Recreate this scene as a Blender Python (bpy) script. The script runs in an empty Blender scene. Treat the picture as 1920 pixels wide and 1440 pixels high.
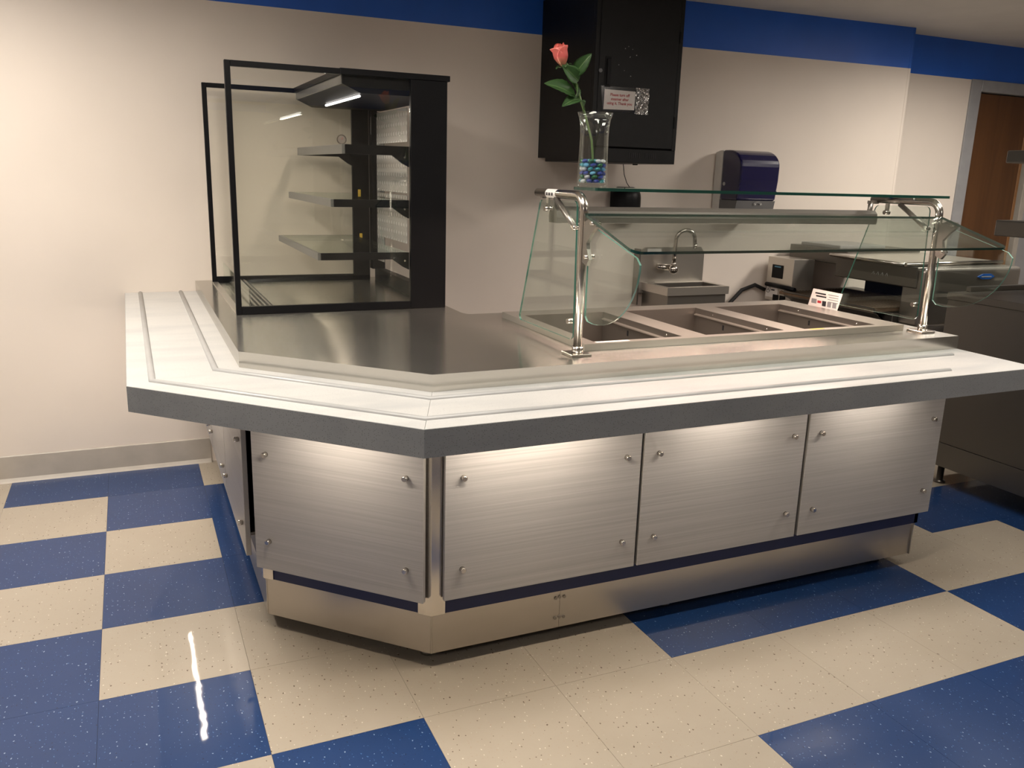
import bpy, bmesh, math, random
from mathutils import Vector, Matrix
random.seed(7)
S = bpy.context.scene
COL = S.collection
# ------------------------------------------------------------------ camera
YAW, PITCH, ROLL = math.radians(24.427), math.radians(13.953), math.radians(-1.697)
cd = bpy.data.cameras.new('camera'); cam = bpy.data.objects.new('camera', cd); COL.objects.link(cam)
S.camera = cam
fw = Vector((math.sin(YAW)*math.cos(PITCH), math.cos(YAW)*math.cos(PITCH), -math.sin(PITCH)))
rt = Vector((math.cos(YAW), -math.sin(YAW), 0)); dn = fw.cross(rt)
r2 = rt*math.cos(ROLL)+dn*math.sin(ROLL); d2 = -rt*math.sin(ROLL)+dn*math.cos(ROLL)
M = Matrix((r2, -d2, -fw)).transposed().to_4x4(); M.translation = (0.170, -3.967, 1.4545)
cam.matrix_world = M
cd.sensor_width = 36; cd.sensor_fit = 'HORIZONTAL'; cd.lens = 36*1584.1/1920; cd.clip_start = .05
# ------------------------------------------------------------------ world, view, ceiling lights
w = bpy.data.worlds.new('world'); S.world = w; w.use_nodes = True
w.node_tree.nodes['Background'].inputs[0].default_value = (.9, .85, .8, 1)
w.node_tree.nodes['Background'].inputs[1].default_value = .02
S.view_settings.view_transform = 'Standard'; S.view_settings.look = 'None'
S.view_settings.gamma = 1; S.view_settings.use_curve_mapping = False
S.view_settings.exposure = 0.0
S.cycles.transparent_max_bounces = 24
WARM = (1.0, .915, .81)
# ceiling fixtures: (x, y, size x, size y, watts)
CEIL = [(-.60, -.95, .6, 1.2, 39), (4.95, -1.35, .6, 1.2, 47), (.65, -2.25, 1.2, .6, 13), (2.9, -2.35, 1.2, .6, 13), (-1.6, -4.6, 1.2, .6, 7), (4.2, -4.6, 1.2, .6, 6)]
# ------------------------------------------------------------------ helpers
WL = {}
def wl(p): return WL[p.name] if p else Vector((0, 0, 0))
class B:
    def __init__(s): s.bm = bmesh.new()
    def box(s, x0, x1, y0, y1, z0, z1, bev=0, seg=1, mi=0):
        r = bmesh.ops.create_cube(s.bm, size=1)
        for v in r['verts']:
            v.co = Vector((x0+(v.co.x+.5)*(x1-x0), y0+(v.co.y+.5)*(y1-y0), z0+(v.co.z+.5)*(z1-z0)))
        fs = {f for v in r['verts'] for f in v.link_faces}
        for f in fs: f.material_index = mi
        if bev:
            es = list({e for v in r['verts'] for e in v.link_edges})
            q = bmesh.ops.bevel(s.bm, geom=es, offset=bev, segments=seg, affect='EDGES', profile=.5)
            for f in q['faces']: f.material_index = mi
        return s
    def prism(s, poly, axis, a, b, mi=0, mi_side=None):
        """poly 2d; axis 'z': (x,y) extruded z; 'x': (y,z) extruded x; 'y': (x,z) extruded y"""
        def P(p, t): return {'z': (p[0], p[1], t), 'x': (t, p[0], p[1]), 'y': (p[0], t, p[1])}[axis]
        A = [s.bm.verts.new(P(p, a)) for p in poly]; C = [s.bm.verts.new(P(p, b)) for p in poly]
        fs = [s.bm.faces.new(A[::-1]), s.bm.faces.new(C)]
        for f in fs: f.material_index = mi
        n = len(poly)
        for i in range(n):
            f = s.bm.faces.new((A[i], A[(i+1) % n], C[(i+1) % n], C[i])); f.material_index = mi if mi_side is None else mi_side
        return s
    def tube(s, pts, r, seg=12, cap=True, mi=0):
        pts = [Vector(p) for p in pts]; rings = []
        rs = r if isinstance(r, (list, tuple)) else [r]*len(pts)
        up = None
        for i, p in enumerate(pts):
            t = (pts[min(i+1, len(pts)-1)]-pts[max(i-1, 0)]).normalized()
            if up is None: up = t.orthogonal().normalized()
            up = (up-t*up.dot(t)).normalized(); sd = t.cross(up)
            rings.append([s.bm.verts.new(p+(up*math.cos(2*math.pi*k/seg)+sd*math.sin(2*math.pi*k/seg))*rs[i]) for k in range(seg)])
        for a, b in zip(rings, rings[1:]):
            for k in range(seg):
                f = s.bm.faces.new((a[k], a[(k+1) % seg], b[(k+1) % seg], b[k])); f.smooth = True; f.material_index = mi
        if cap:
            f = s.bm.faces.new(rings[0][::-1]); f.material_index = mi
            f = s.bm.faces.new(rings[-1]); f.material_index = mi
        return s
    def lathe(s, prof, c, seg=40, closed=False, mi=0):
        c = Vector(c); rings = []
        for r, z in prof:
            if r < 1e-6: rings.append([s.bm.verts.new(c+Vector((0, 0, z)))])
            else: rings.append([s.bm.verts.new(c+Vector((r*math.cos(2*math.pi*k/seg), r*math.sin(2*math.pi*k/seg), z))) for k in range(seg)])
        for a, b in zip(rings, rings[1:]):
            for k in range(seg):
                vs = [a[k % len(a)], a[(k+1) % len(a)], b[(k+1) % len(b)], b[k % len(b)]]
                u = []
                for v in vs:
                    if v not in u: u.append(v)
                if len(u) > 2:
                    f = s.bm.faces.new(u); f.smooth = True; f.material_index = mi
        return s
    def grid(s, fn, nu, nv, smooth=True, mi=0):
        V = [[s.bm.verts.new(fn(i/nu, j/nv)) for j in range(nv+1)] for i in range(nu+1)]
        for i in range(nu):
            for j in range(nv):
                try:
                    f = s.bm.faces.new((V[i][j], V[i+1][j], V[i+1][j+1], V[i][j+1])); f.smooth = smooth; f.material_index = mi
                except ValueError: pass
        return s
    def sphere(s, c, r, sc=(1, 1, 1), u=16, v=10, mi=0):
        q = bmesh.ops.create_uvsphere(s.bm, u_segments=u, v_segments=v, radius=r)
        for x in q['verts']: x.co = Vector((x.co.x*sc[0], x.co.y*sc[1], x.co.z*sc[2]))+Vector(c)
        for f in {f for x in q['verts'] for f in x.link_faces}: f.smooth = True; f.material_index = mi
        return s
    def xf(s, m):
        bmesh.ops.transform(s.bm, matrix=m, verts=s.bm.verts[:]); return s
def link(o, parent=None, loc=(0, 0, 0)):
    """loc is the world position of the origin"""
    COL.objects.link(o); loc = Vector(loc)
    if parent: o.parent = parent
    o.location = loc-wl(parent); WL[o.name] = loc
    return o
def obj(name, b, mats, parent=None, local=None, rotz=0):
    """mesh in world coordinates (origin put at the base centre), or in local coordinates with local=(x,y,z), rotz"""
    if isinstance(b, B):
        bm = b.bm; me = bpy.data.meshes.new(name)
        bmesh.ops.recalc_face_normals(bm, faces=bm.faces[:])
        if local is None:
            xs = [v.co for v in bm.verts]
            lo = Vector([min(c[i] for c in xs) for i in range(3)]); hi = Vector([max(c[i] for c in xs) for i in range(3)])
            o0 = Vector(((lo.x+hi.x)/2, (lo.y+hi.y)/2, lo.z))
            bmesh.ops.translate(bm, verts=bm.verts[:], vec=-o0); local = o0
        bm.to_mesh(me); bm.free()
        for m in (mats if isinstance(mats, (list, tuple)) else [mats]): me.materials.append(m)
    else: me = b
    o = bpy.data.objects.new(name, me); link(o, parent, local)
    o.rotation_euler = (0, 0, rotz)
    return o
def thing(name, label, cat, loc, group=None):
    o = bpy.data.objects.new(name, None); o.empty_display_size = .1; link(o, None, loc)
    return tag(o, label, cat, group)
def tag(o, label, cat, group=None):
    o['label'] = label; o['category'] = cat
    if group: o['group'] = group
    return o
def struct(o): o['kind'] = 'structure'; return o
def part_label(o, l): o['label'] = l; return o
def text_obj(name, body, size, mat, parent, origin, xdir, ydir, align='LEFT', depth=.0002, spacing=1.0):
    c = bpy.data.curves.new(name, 'FONT'); c.body = body; c.size = size; c.align_x = align; c.extrude = depth; c.space_line = spacing
    c.resolution_u = 2; c.offset = size*.02
    t = bpy.data.objects.new(name+'_tmp', c); COL.objects.link(t)
    bpy.context.view_layer.update()
    me = bpy.data.meshes.new_from_object(t.evaluated_get(bpy.context.evaluated_depsgraph_get()))
    bpy.data.objects.remove(t); me.materials.clear(); me.materials.append(mat)
    x = Vector(xdir).normalized(); y = Vector(ydir).normalized(); z = x.cross(y)
    R = Matrix((x, y, z)).transposed().to_4x4(); me.transform(R)
    return obj(name, me, None, parent, local=Vector(origin))
# ------------------------------------------------------------------ materials
def mk(name):
    m = bpy.data.materials.new(name); m.use_nodes = True
    nt = m.node_tree; p = nt.nodes['Principled BSDF']
    return m, nt, p
def N(nt, t, **kw):
    n = nt.nodes.new(t)
    for k, v in kw.items():
        if k.startswith('i_'): n.inputs[k[2:].replace('_', ' ')].default_value = v
        elif k.startswith('n_'): n.inputs[int(k[2:])].default_value = v
        else: setattr(n, k, v)
    return n
def L(nt, a, b): nt.links.new(a, b)
def c4(c): return (c[0], c[1], c[2], 1)
def plain(name, col, rough=.5, metal=0, var=.06, scale=12, spec=.5, coat=0):
    m, nt, p = mk(name)
    tc = N(nt, 'ShaderNodeTexCoord'); no = N(nt, 'ShaderNodeTexNoise', i_Scale=scale, i_Detail=4.0)
    L(nt, tc.outputs['Object'], no.inputs['Vector'])
    mr = N(nt, 'ShaderNodeMapRange', n_1=.3, n_2=.7, n_3=1-var, n_4=1+var); L(nt, no.outputs['Fac'], mr.inputs[0])
    mx = N(nt, 'ShaderNodeMix', data_type='RGBA', blend_type='MULTIPLY'); mx.inputs[0].default_value = 1
    mx.inputs[6].default_value = c4(col); L(nt, mr.outputs[0], mx.inputs[7]); L(nt, mx.outputs[2], p.inputs['Base Color'])
    p.inputs['Roughness'].default_value = rough; p.inputs['Metallic'].default_value = metal
    p.inputs['Specular IOR Level'].default_value = spec; p.inputs['Coat Weight'].default_value = coat
    return m
def steel(name, col=(.56, .53, .49), rough=.26, stretch=(6, 500, 500), amp=.05, bump=0, wave=0, coord='Object', metal=.84, aniso=0, tan=(0, 1, 0)):
    m, nt, p = mk(name)
    tc = N(nt, 'ShaderNodeTexCoord'); mp = N(nt, 'ShaderNodeMapping'); mp.inputs['Scale'].default_value = stretch
    no = N(nt, 'ShaderNodeTexNoise', i_Scale=1.0, i_Detail=5.0, i_Roughness=.65)
    L(nt, tc.outputs[coord], mp.inputs[0]); L(nt, mp.outputs[0], no.inputs['Vector'])
    n2 = N(nt, 'ShaderNodeTexNoise', i_Scale=3.5, i_Detail=3.0); L(nt, tc.outputs[coord], n2.inputs['Vector'])
    mr = N(nt, 'ShaderNodeMapRange', n_1=.3, n_2=.7, n_3=rough-amp*.5, n_4=rough+amp*.5); L(nt, no.outputs['Fac'], mr.inputs[0])
    ad = N(nt, 'ShaderNodeMath', operation='MULTIPLY_ADD'); L(nt, n2.outputs['Fac'], ad.inputs[0]); ad.inputs[1].default_value = .04; L(nt, mr.outputs[0], ad.inputs[2])
    sb = N(nt, 'ShaderNodeMath', operation='SUBTRACT'); L(nt, ad.outputs[0], sb.inputs[0]); sb.inputs[1].default_value = .02
    L(nt, sb.outputs[0], p.inputs['Roughness'])
    mc = N(nt, 'ShaderNodeMapRange', n_1=.25, n_2=.75, n_3=.96, n_4=1.03); L(nt, no.outputs['Fac'], mc.inputs[0])
    mx = N(nt, 'ShaderNodeMix', data_type='RGBA', blend_type='MULTIPLY'); mx.inputs[0].default_value = 1; mx.inputs[6].default_value = c4(col)
    L(nt, mc.outputs[0], mx.inputs[7]); L(nt, mx.outputs[2], p.inputs['Base Color'])
    p.inputs['Metallic'].default_value = metal
    if aniso:
        p.inputs['Anisotropic'].default_value = aniso; cx = N(nt, 'ShaderNodeCombineXYZ', n_0=tan[0], n_1=tan[1], n_2=tan[2]); L(nt, cx.outputs[0], p.inputs['Tangent'])
    if wave:
        nw = N(nt, 'ShaderNodeTexNoise', i_Scale=2.2, i_Detail=1.0); L(nt, tc.outputs[coord], nw.inputs['Vector'])
        bp = N(nt, 'ShaderNodeBump', i_Strength=wave, i_Distance=.05); L(nt, nw.outputs['Fac'], bp.inputs['Height']); L(nt, bp.outputs[0], p.inputs['Normal'])
    return m
def glass(name, tint=(.86, .90, .86), f0=.05, rough=0.0, refl=(.95, 1, .97)):
    m = bpy.data.materials.new(name); m.use_nodes = True; nt = m.node_tree; nt.nodes.clear()
    out = N(nt, 'ShaderNodeOutputMaterial'); mix = N(nt, 'ShaderNodeMixShader')
    tr = N(nt, 'ShaderNodeBsdfTransparent'); tr.inputs[0].default_value = c4(tint)
    gl = N(nt, 'ShaderNodeBsdfGlossy'); gl.inputs['Roughness'].default_value = rough; gl.inputs[0].default_value = c4(refl)
    lw = N(nt, 'ShaderNodeLayerWeight', i_Blend=.5)
    pw = N(nt, 'ShaderNodeMath', operation='POWER'); L(nt, lw.outputs['Facing'], pw.inputs[0]); pw.inputs[1].default_value = 5
    ma = N(nt, 'ShaderNodeMath', operation='MULTIPLY_ADD'); L(nt, pw.outputs[0], ma.inputs[0]); ma.inputs[1].default_value = 1-f0; ma.inputs[2].default_value = f0
    L(nt, ma.outputs[0], mix.inputs[0]); L(nt, tr.outputs[0], mix.inputs[1]); L(nt, gl.outputs[0], mix.inputs[2]); L(nt, mix.outputs[0], out.inputs[0])
    return m
def emit(name, col, s):
    m, nt, p = mk(name); p.inputs['Base Color'].default_value = c4((.8, .8, .8))
    p.inputs['Emission Color'].default_value = c4(col); p.inputs['Emission Strength'].default_value = s
    return m
def speck_floor(name, base, dark, specks, dens, rough=.16):
    m, nt, p = mk(name)
    g = N(nt, 'ShaderNodeNewGeometry')
    no = N(nt, 'ShaderNodeTexNoise', i_Scale=5.0, i_Detail=6.0, i_Roughness=.6); L(nt, g.outputs['Position'], no.inputs['Vector'])
    mx0 = N(nt, 'ShaderNodeMix', data_type='RGBA'); mx0.inputs[6].default_value = c4(base); mx0.inputs[7].default_value = c4(dark)
    mr = N(nt, 'ShaderNodeMapRange', n_1=.35, n_2=.75); L(nt, no.outputs['Fac'], mr.inputs[0]); L(nt, mr.outputs[0], mx0.inputs[0])
    cur = mx0.outputs[2]
    for (scale, rad, thr, col, seedoff) in specks:
        mp = N(nt, 'ShaderNodeMapping'); mp.inputs['Location'].default_value = seedoff; mp.inputs['Scale'].default_value = (1, .72, 1)
        L(nt, g.outputs['Position'], mp.inputs[0])
        wn = N(nt, 'ShaderNodeTexNoise', i_Scale=140.0); L(nt, mp.outputs[0], wn.inputs['Vector'])
        sc = N(nt, 'ShaderNodeVectorMath', operation='MULTIPLY_ADD'); L(nt, wn.outputs['Color'], sc.inputs[0]); sc.inputs[1].default_value = (.006, .006, 0); L(nt, mp.outputs[0], sc.inputs[2])
        vo = N(nt, 'ShaderNodeTexVoronoi', voronoi_dimensions='2D', i_Scale=scale); L(nt, sc.outputs[0], vo.inputs['Vector'])
        sp = N(nt, 'ShaderNodeSeparateColor'); L(nt, vo.outputs['Color'], sp.inputs[0])
        sz = N(nt, 'ShaderNodeMath', operation='MULTIPLY_ADD'); L(nt, sp.outputs[1], sz.inputs[0]); sz.inputs[1].default_value = rad; sz.inputs[2].default_value = rad*.35
        a = N(nt, 'ShaderNodeMath', operation='LESS_THAN'); L(nt, vo.outputs['Distance'], a.inputs[0]); L(nt, sz.outputs[0], a.inputs[1])
        b = N(nt, 'ShaderNodeMath', operation='GREATER_THAN'); L(nt, sp.outputs[0], b.inputs[0]); b.inputs[1].default_value = thr
        c = N(nt, 'ShaderNodeMath', operation='MULTIPLY'); L(nt, a.outputs[0], c.inputs[0]); L(nt, b.outputs[0], c.inputs[1])
        mx = N(nt, 'ShaderNodeMix', data_type='RGBA'); L(nt, c.outputs[0], mx.inputs[0]); L(nt, cur, mx.inputs[6]); mx.inputs[7].default_value = c4(col)
        cur = mx.outputs[2]
    L(nt, cur, p.inputs['Base Color'])
    p.inputs['Roughness'].default_value = .4; p.inputs['Specular IOR Level'].default_value = .2
    p.inputs['Coat Weight'].default_value = .55; p.inputs['Coat Roughness'].default_value = rough*.22; p.inputs['Coat IOR'].default_value = 1.45
    nb = N(nt, 'ShaderNodeTexNoise', i_Scale=9.0, i_Detail=2.0); L(nt, g.outputs['Position'], nb.inputs['Vector'])
    bp = N(nt, 'ShaderNodeBump', i_Strength=.03, i_Distance=.02); L(nt, nb.outputs['Fac'], bp.inputs['Height']); L(nt, bp.outputs[0], p.inputs['Normal']); L(nt, bp.outputs[0], p.inputs['Coat Normal'])
    return m
def streak(name, c1, c2, rough=.38, stretch=(.9, 1, 150), metal=.15):
    m, nt, p = mk(name)
    tc = N(nt, 'ShaderNodeTexCoord'); cur = None
    mp = N(nt, 'ShaderNodeMapping'); mp.inputs['Scale'].default_value = stretch
    oi = N(nt, 'ShaderNodeObjectInfo'); cb = N(nt, 'ShaderNodeCombineXYZ')
    mu = N(nt, 'ShaderNodeMath', operation='MULTIPLY'); L(nt, oi.outputs['Random'], mu.inputs[0]); mu.inputs[1].default_value = 7
    L(nt, mu.outputs[0], cb.inputs[2]); L(nt, mu.outputs[0], cb.inputs[0])
    av = N(nt, 'ShaderNodeVectorMath', operation='ADD'); L(nt, tc.outputs['Object'], av.inputs[0]); L(nt, cb.outputs[0], av.inputs[1])
    L(nt, av.outputs[0], mp.inputs[0])
    no = N(nt, 'ShaderNodeTexNoise', i_Scale=1.0, i_Detail=6.0, i_Roughness=.7, i_Distortion=.2); L(nt, mp.outputs[0], no.inputs['Vector'])
    mr = N(nt, 'ShaderNodeMapRange', n_1=.28, n_2=.72); L(nt, no.outputs['Fac'], mr.inputs[0])
    mx = N(nt, 'ShaderNodeMix', data_type='RGBA'); mx.inputs[6].default_value = c4(c1); mx.inputs[7].default_value = c4(c2); L(nt, mr.outputs[0], mx.inputs[0])
    L(nt, mx.outputs[2], p.inputs['Base Color'])
    p.inputs['Roughness'].default_value = rough; p.inputs['Metallic'].default_value = metal
    bp = N(nt, 'ShaderNodeBump', i_Strength=.04, i_Distance=.001); L(nt, no.outputs['Fac'], bp.inputs['Height']); L(nt, bp.outputs[0], p.inputs['Normal'])
    return m
def speck_lam(name, base, cloud, dot, rough=.35):
    m, nt, p = mk(name); g = N(nt, 'ShaderNodeNewGeometry')
    mp = N(nt, 'ShaderNodeMapping'); mp.inputs['Scale'].default_value = (1.6, 6, 6); L(nt, g.outputs['Position'], mp.inputs[0])
    no = N(nt, 'ShaderNodeTexNoise', i_Scale=2.0, i_Detail=5.0); L(nt, mp.outputs[0], no.inputs['Vector'])
    mr = N(nt, 'ShaderNodeMapRange', n_1=.45, n_2=.75); L(nt, no.outputs['Fac'], mr.inputs[0])
    mx = N(nt, 'ShaderNodeMix', data_type='RGBA'); mx.inputs[6].default_value = c4(base); mx.inputs[7].default_value = c4(cloud); L(nt, mr.outputs[0], mx.inputs[0])
    vo = N(nt, 'ShaderNodeTexVoronoi', i_Scale=260.0); L(nt, g.outputs['Position'], vo.inputs['Vector'])
    sp = N(nt, 'ShaderNodeSeparateColor'); L(nt, vo.outputs['Color'], sp.inputs[0])
    a = N(nt, 'ShaderNodeMath', operation='LESS_THAN'); L(nt, vo.outputs['Distance'], a.inputs[0]); a.inputs[1].default_value = .3
    b = N(nt, 'ShaderNodeMath', operation='GREATER_THAN'); L(nt, sp.outputs[0], b.inputs[0]); b.inputs[1].default_value = .62
    c = N(nt, 'ShaderNodeMath', operation='MULTIPLY'); L(nt, a.outputs[0], c.inputs[0]); L(nt, b.outputs[0], c.inputs[1])
    m2 = N(nt, 'ShaderNodeMix', data_type='RGBA'); L(nt, c.outputs[0], m2.inputs[0]); L(nt, mx.outputs[2], m2.inputs[6]); m2.inputs[7].default_value = c4(dot)
    L(nt, m2.outputs[2], p.inputs['Base Color']); p.inputs['Roughness'].default_value = rough
    return m
def wood(name, a, b):
    m, nt, p = mk(name); tc = N(nt, 'ShaderNodeTexCoord')
    mp = N(nt, 'ShaderNodeMapping'); mp.inputs['Scale'].default_value = (14, 14, .8); L(nt, tc.outputs['Object'], mp.inputs[0])
    no = N(nt, 'ShaderNodeTexNoise', i_Scale=1.0, i_Detail=6.0, i_Distortion=1.2); L(nt, mp.outputs[0], no.inputs['Vector'])
    mr = N(nt, 'ShaderNodeMapRange', n_1=.3, n_2=.7); L(nt, no.outputs['Fac'], mr.inputs[0])
    mx = N(nt, 'ShaderNodeMix', data_type='RGBA'); mx.inputs[6].default_value = c4(a); mx.inputs[7].default_value = c4(b); L(nt, mr.outputs[0], mx.inputs[0])
    L(nt, mx.outputs[2], p.inputs['Base Color']); p.inputs['Roughness'].default_value = .42
    return m
MT = dict(
    wall=plain('wall_cream', (.72, .645, .575), .6, var=.03, scale=2),
    blue=plain('wall_blue', (.016, .115, .56), .45, var=.08, scale=3),
    ceil=plain('ceiling_paint', (.52, .50, .475), .8, var=.05, scale=3),
    base=plain('cove_base', (.42, .38, .33), .45),
    cream=speck_floor('tile_cream', (.39, .342, .278), (.367, .318, .255), [(58, .095, .76, (.12, .085, .06), (0, 0, 0)), (85, .11, .7, (.37, .30, .23), (3, 5, 0)), (70, .09, .82, (.66, .60, .52), (9, 2, 0))], 1),
    bluet=speck_floor('tile_blue', (.010, .037, .125), (.012, .042, .138), [(58, .085, .74, (.24, .33, .47), (0, 0, 0)), (80, .10, .78, (.012, .024, .07), (3, 5, 0)), (85, .10, .72, (.06, .14, .31), (7, 1, 0))], 1),
    grout=plain('tile_joint', (.16, .14, .12), .8),
    steel=steel('brushed_steel', (.60, .565, .51), .31),
    steel_y=steel('brushed_steel_across', stretch=(500, 6, 500)),
    steel_top=steel('counter_steel', (.60, .575, .525), .215, stretch=(5, 500, 400), amp=.03, wave=.03, metal=.95, aniso=.93),
    steel_kick=steel('kick_steel', (.50, .465, .42), .32, stretch=(2, 9, 9), amp=.01, metal=.95),
    steel_dk=steel('dark_steel', (.28, .26, .235), .32),  # darker base colour than the plain brushed steel
    chrome=steel('polished_steel', (.62, .58, .53), .19, stretch=(3, 12, 12), amp=.01, metal=1.0),
    navy=plain('navy_laminate', (.006, .015, .075), .45),
    dark=plain('dark_void', (.01, .01, .012), .8),
    panel=streak('streaked_grey_laminate', (.375, .362, .355), (.53, .515, .505)),
    panel_edge=plain('panel_edge_band', (.42, .40, .37), .35, .3),
    tray=speck_lam('white_laminate', (.53, .525, .51), (.435, .44, .44), (.42, .42, .41)),
    tray_edge=speck_lam('grey_laminate_edge', (.27, .28, .29), (.225, .235, .25), (.15, .155, .16), .3),
    bead=plain('tray_bead_shaded', (.37, .37, .365), .35, .0),  # same laminate as the tray, darkened to paint in the beads' shadow lines
    black=plain('black_powder_coat', (.004, .004, .005), .42, var=.1, spec=.18),
    black_m=plain('black_matte', (.006, .006, .007), .5, var=.1, spec=.2),
    blackcab=plain('black_cabinet', (.007, .007, .0075), .45, var=.15, scale=30, spec=.25),
    grey_lip=plain('grey_shelf_lip', (.22, .22, .215), .3, .4),
    glass=glass('clear_glass', (.972, .977, .962), .045),
    sglass=glass('guard_glass', (.925, .955, .935), .05),
    gedge=plain('green_glass_edge', (.004, .035, .026), .12, spec=.8),
    gedge_l=plain('bright_green_glass_edge', (.045, .15, .115), .1, spec=.9),
    gedge_c=plain('pale_green_glass_edge', (.16, .34, .28), .12, spec=.8),
    vglass=glass('vase_glass', (.96, .965, .965), .06),
    acryl=glass('clear_acrylic', (.80, .79, .77), .06, .08),
    poly=None,
    ltpanel=emit('diffuser', (1, .93, .84), 9),
    led=emit('led_strip', (1, .88, .74), 60),
    ledtube=emit('case_led_tube', (1, .93, .90), 7),
    whitep=plain('white_paper', (.80, .76, .73), .6, var=.02),
    red=plain('red_ink', (.45, .03, .04), .6), ink=plain('black_ink', (.02, .02, .025), .6),
    greyink=plain('grey_print', (.25, .25, .26), .6),
    sleeve=glass('plastic_sleeve', (.93, .93, .93), .06, .12, (1, 1, 1)),
    tape=glass('crinkled_tape', (.42, .42, .44), .30, .2, (1, 1, 1)),
    yellow=plain('yellow_sticker', (.62, .42, .05), .5),
    petal=None, leaf=None,
    stem=plain('stem_green', (.10, .17, .05), .5),
    darkblue=plain('navy_plastic', (.006, .005, .050), .22, spec=.6, coat=.3),
    greyp=plain('grey_plastic', (.36, .35, .34), .4), greyp_d=plain('dark_grey_plastic', (.11, .11, .115), .35),
    wood=wood('orange_wood', (.075, .029, .009), (.115, .047, .015)),
    wood_l=plain('wood_edge', (.25, .12, .045), .5),
    frame=plain('grey_door_frame', (.30, .30, .31), .4),
    badge=plain('blue_badge', (.01, .10, .42), .3), belt=plain('conveyor_belt', (.14, .11, .08), .45, .6, var=.3, scale=60),
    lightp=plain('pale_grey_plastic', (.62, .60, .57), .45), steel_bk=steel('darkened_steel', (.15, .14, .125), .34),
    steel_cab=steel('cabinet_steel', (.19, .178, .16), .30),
    rubber=plain('black_rubber', (.012, .012, .012), .6),
    tan=plain('oven_liner', (.20, .13, .08), .4, .5),
)
def petal_mat():
    m, nt, p = mk('rose_petal'); g = N(nt, 'ShaderNodeTexCoord'); sx = N(nt, 'ShaderNodeSeparateXYZ'); L(nt, g.outputs['Generated'], sx.inputs[0])
    cr = N(nt, 'ShaderNodeValToRGB'); e = cr.color_ramp.elements
    e[0].position = 0; e[0].color = (.85, .50, .28, 1); e[1].position = .45; e[1].color = (.80, .17, .16, 1)
    n = cr.color_ramp.elements.new(.9); n.color = (.84, .26, .22, 1)
    L(nt, sx.outputs[2], cr.inputs[0]); L(nt, cr.outputs[0], p.inputs['Base Color']); p.inputs['Roughness'].default_value = .5
    p.inputs['Subsurface Weight'].default_value = .1; p.inputs['Subsurface Radius'].default_value = (.01, .004, .003)
    return m
def leaf_mat():
    m, nt, p = mk('rose_leaf'); tc = N(nt, 'ShaderNodeTexCoord'); no = N(nt, 'ShaderNodeTexNoise', i_Scale=40.0); L(nt, tc.outputs['Object'], no.inputs['Vector'])
    g = N(nt, 'ShaderNodeNewGeometry')
    mx = N(nt, 'ShaderNodeMix', data_type='RGBA'); mx.inputs[6].default_value = (.030, .085, .022, 1); mx.inputs[7].default_value = (.055, .125, .035, 1); L(nt, no.outputs['Fac'], mx.inputs[0])
    L(nt, mx.outputs[2], p.inputs['Base Color']); p.inputs['Roughness'].default_value = .45
    return m
def poly_mat():
    m = bpy.data.materials.new('dimpled_plastic'); m.use_nodes = True; nt = m.node_tree; p = nt.nodes['Principled BSDF']; out = nt.nodes['Material Output']
    tc = N(nt, 'ShaderNodeTexCoord'); mp = N(nt, 'ShaderNodeMapping'); mp.inputs['Scale'].default_value = (0, 26, 26); L(nt, tc.outputs['Object'], mp.inputs[0])
    vo = N(nt, 'ShaderNodeTexVoronoi', i_Scale=1.0, i_Randomness=0.0); L(nt, mp.outputs[0], vo.inputs['Vector'])
    mr = N(nt, 'ShaderNodeMapRange', n_1=.16, n_2=.30, n_3=1, n_4=0); L(nt, vo.outputs['Distance'], mr.inputs[0])
    bp = N(nt, 'ShaderNodeBump', i_Strength=.6, i_Distance=.004); L(nt, mr.outputs[0], bp.inputs['Height']); L(nt, bp.outputs[0], p.inputs['Normal'])
    p.inputs['Base Color'].default_value = (.62, .61, .60, 1); p.inputs['Roughness'].default_value = .2
    tr = N(nt, 'ShaderNodeBsdfTransparent'); tr.inputs[0].default_value = (.8, .8, .8, 1)
    mix = N(nt, 'ShaderNodeMixShader'); ma = N(nt, 'ShaderNodeMath', operation='MULTIPLY_ADD'); L(nt, mr.outputs[0], ma.inputs[0]); ma.inputs[1].default_value = .3; ma.inputs[2].default_value = .42
    L(nt, ma.outputs[0], mix.inputs[0]); L(nt, tr.outputs[0], mix.inputs[1]); L(nt, p.outputs[0], mix.inputs[2]); L(nt, mix.outputs[0], out.inputs[0])
    return m
MT['petal'] = petal_mat(); MT['leaf'] = leaf_mat(); MT['poly'] = poly_mat()
# ================================================================== SETTING
YW = .347; ZB = 2.173; ZC = 2.413; T = .4064
XL, XR, YF = -3.2, 8.2, -8.0
floor = struct(obj('floor', B().box(XL, XR, YF, YW+.9, -.10, -.0035), MT['grout']))
BLUE = {(-1, -1), (0, -1), (0, 0), (1, 0), (-1, 1), (1, 1), (0, 2), (1, 2), (-1, 3), (-1, 4), (0, 4), (4, 4), (5, 4), (6, 4), (1, 5), (7, 5), (8, 5), (9, 4), (9, 3), (8, 3), (10, 5),
        (4, 6), (5, 6), (6, 6), (7, 6), (-3, 0), (-3, 1), (-2, 2), (-3, 4), (-2, 5), (2, 1), (3, 0), (5, 1), (6, 0), (8, 0), (9, 1), (11, 2), (10, 0), (11, 4), (12, 3), (-2, 7), (0, 7), (2, 7), (3, 8), (6, 8), (8, 7), (1, 6), (0, 6), (1, 7), (1, 8), (2, 8), (0, 8), (2, 6)}  # last few tiles lie unseen, made blue to darken the corner post's reflection
def tile_mesh(mat, y0=0, y1=T):
    g = .0004; b = B(); b.box(g, T-g, y0+g, y1-g, -.0035, 0)
    me = bpy.data.meshes.new('floor_tile'); b.bm.to_mesh(me); b.bm.free(); me.materials.append(mat); return me
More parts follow.
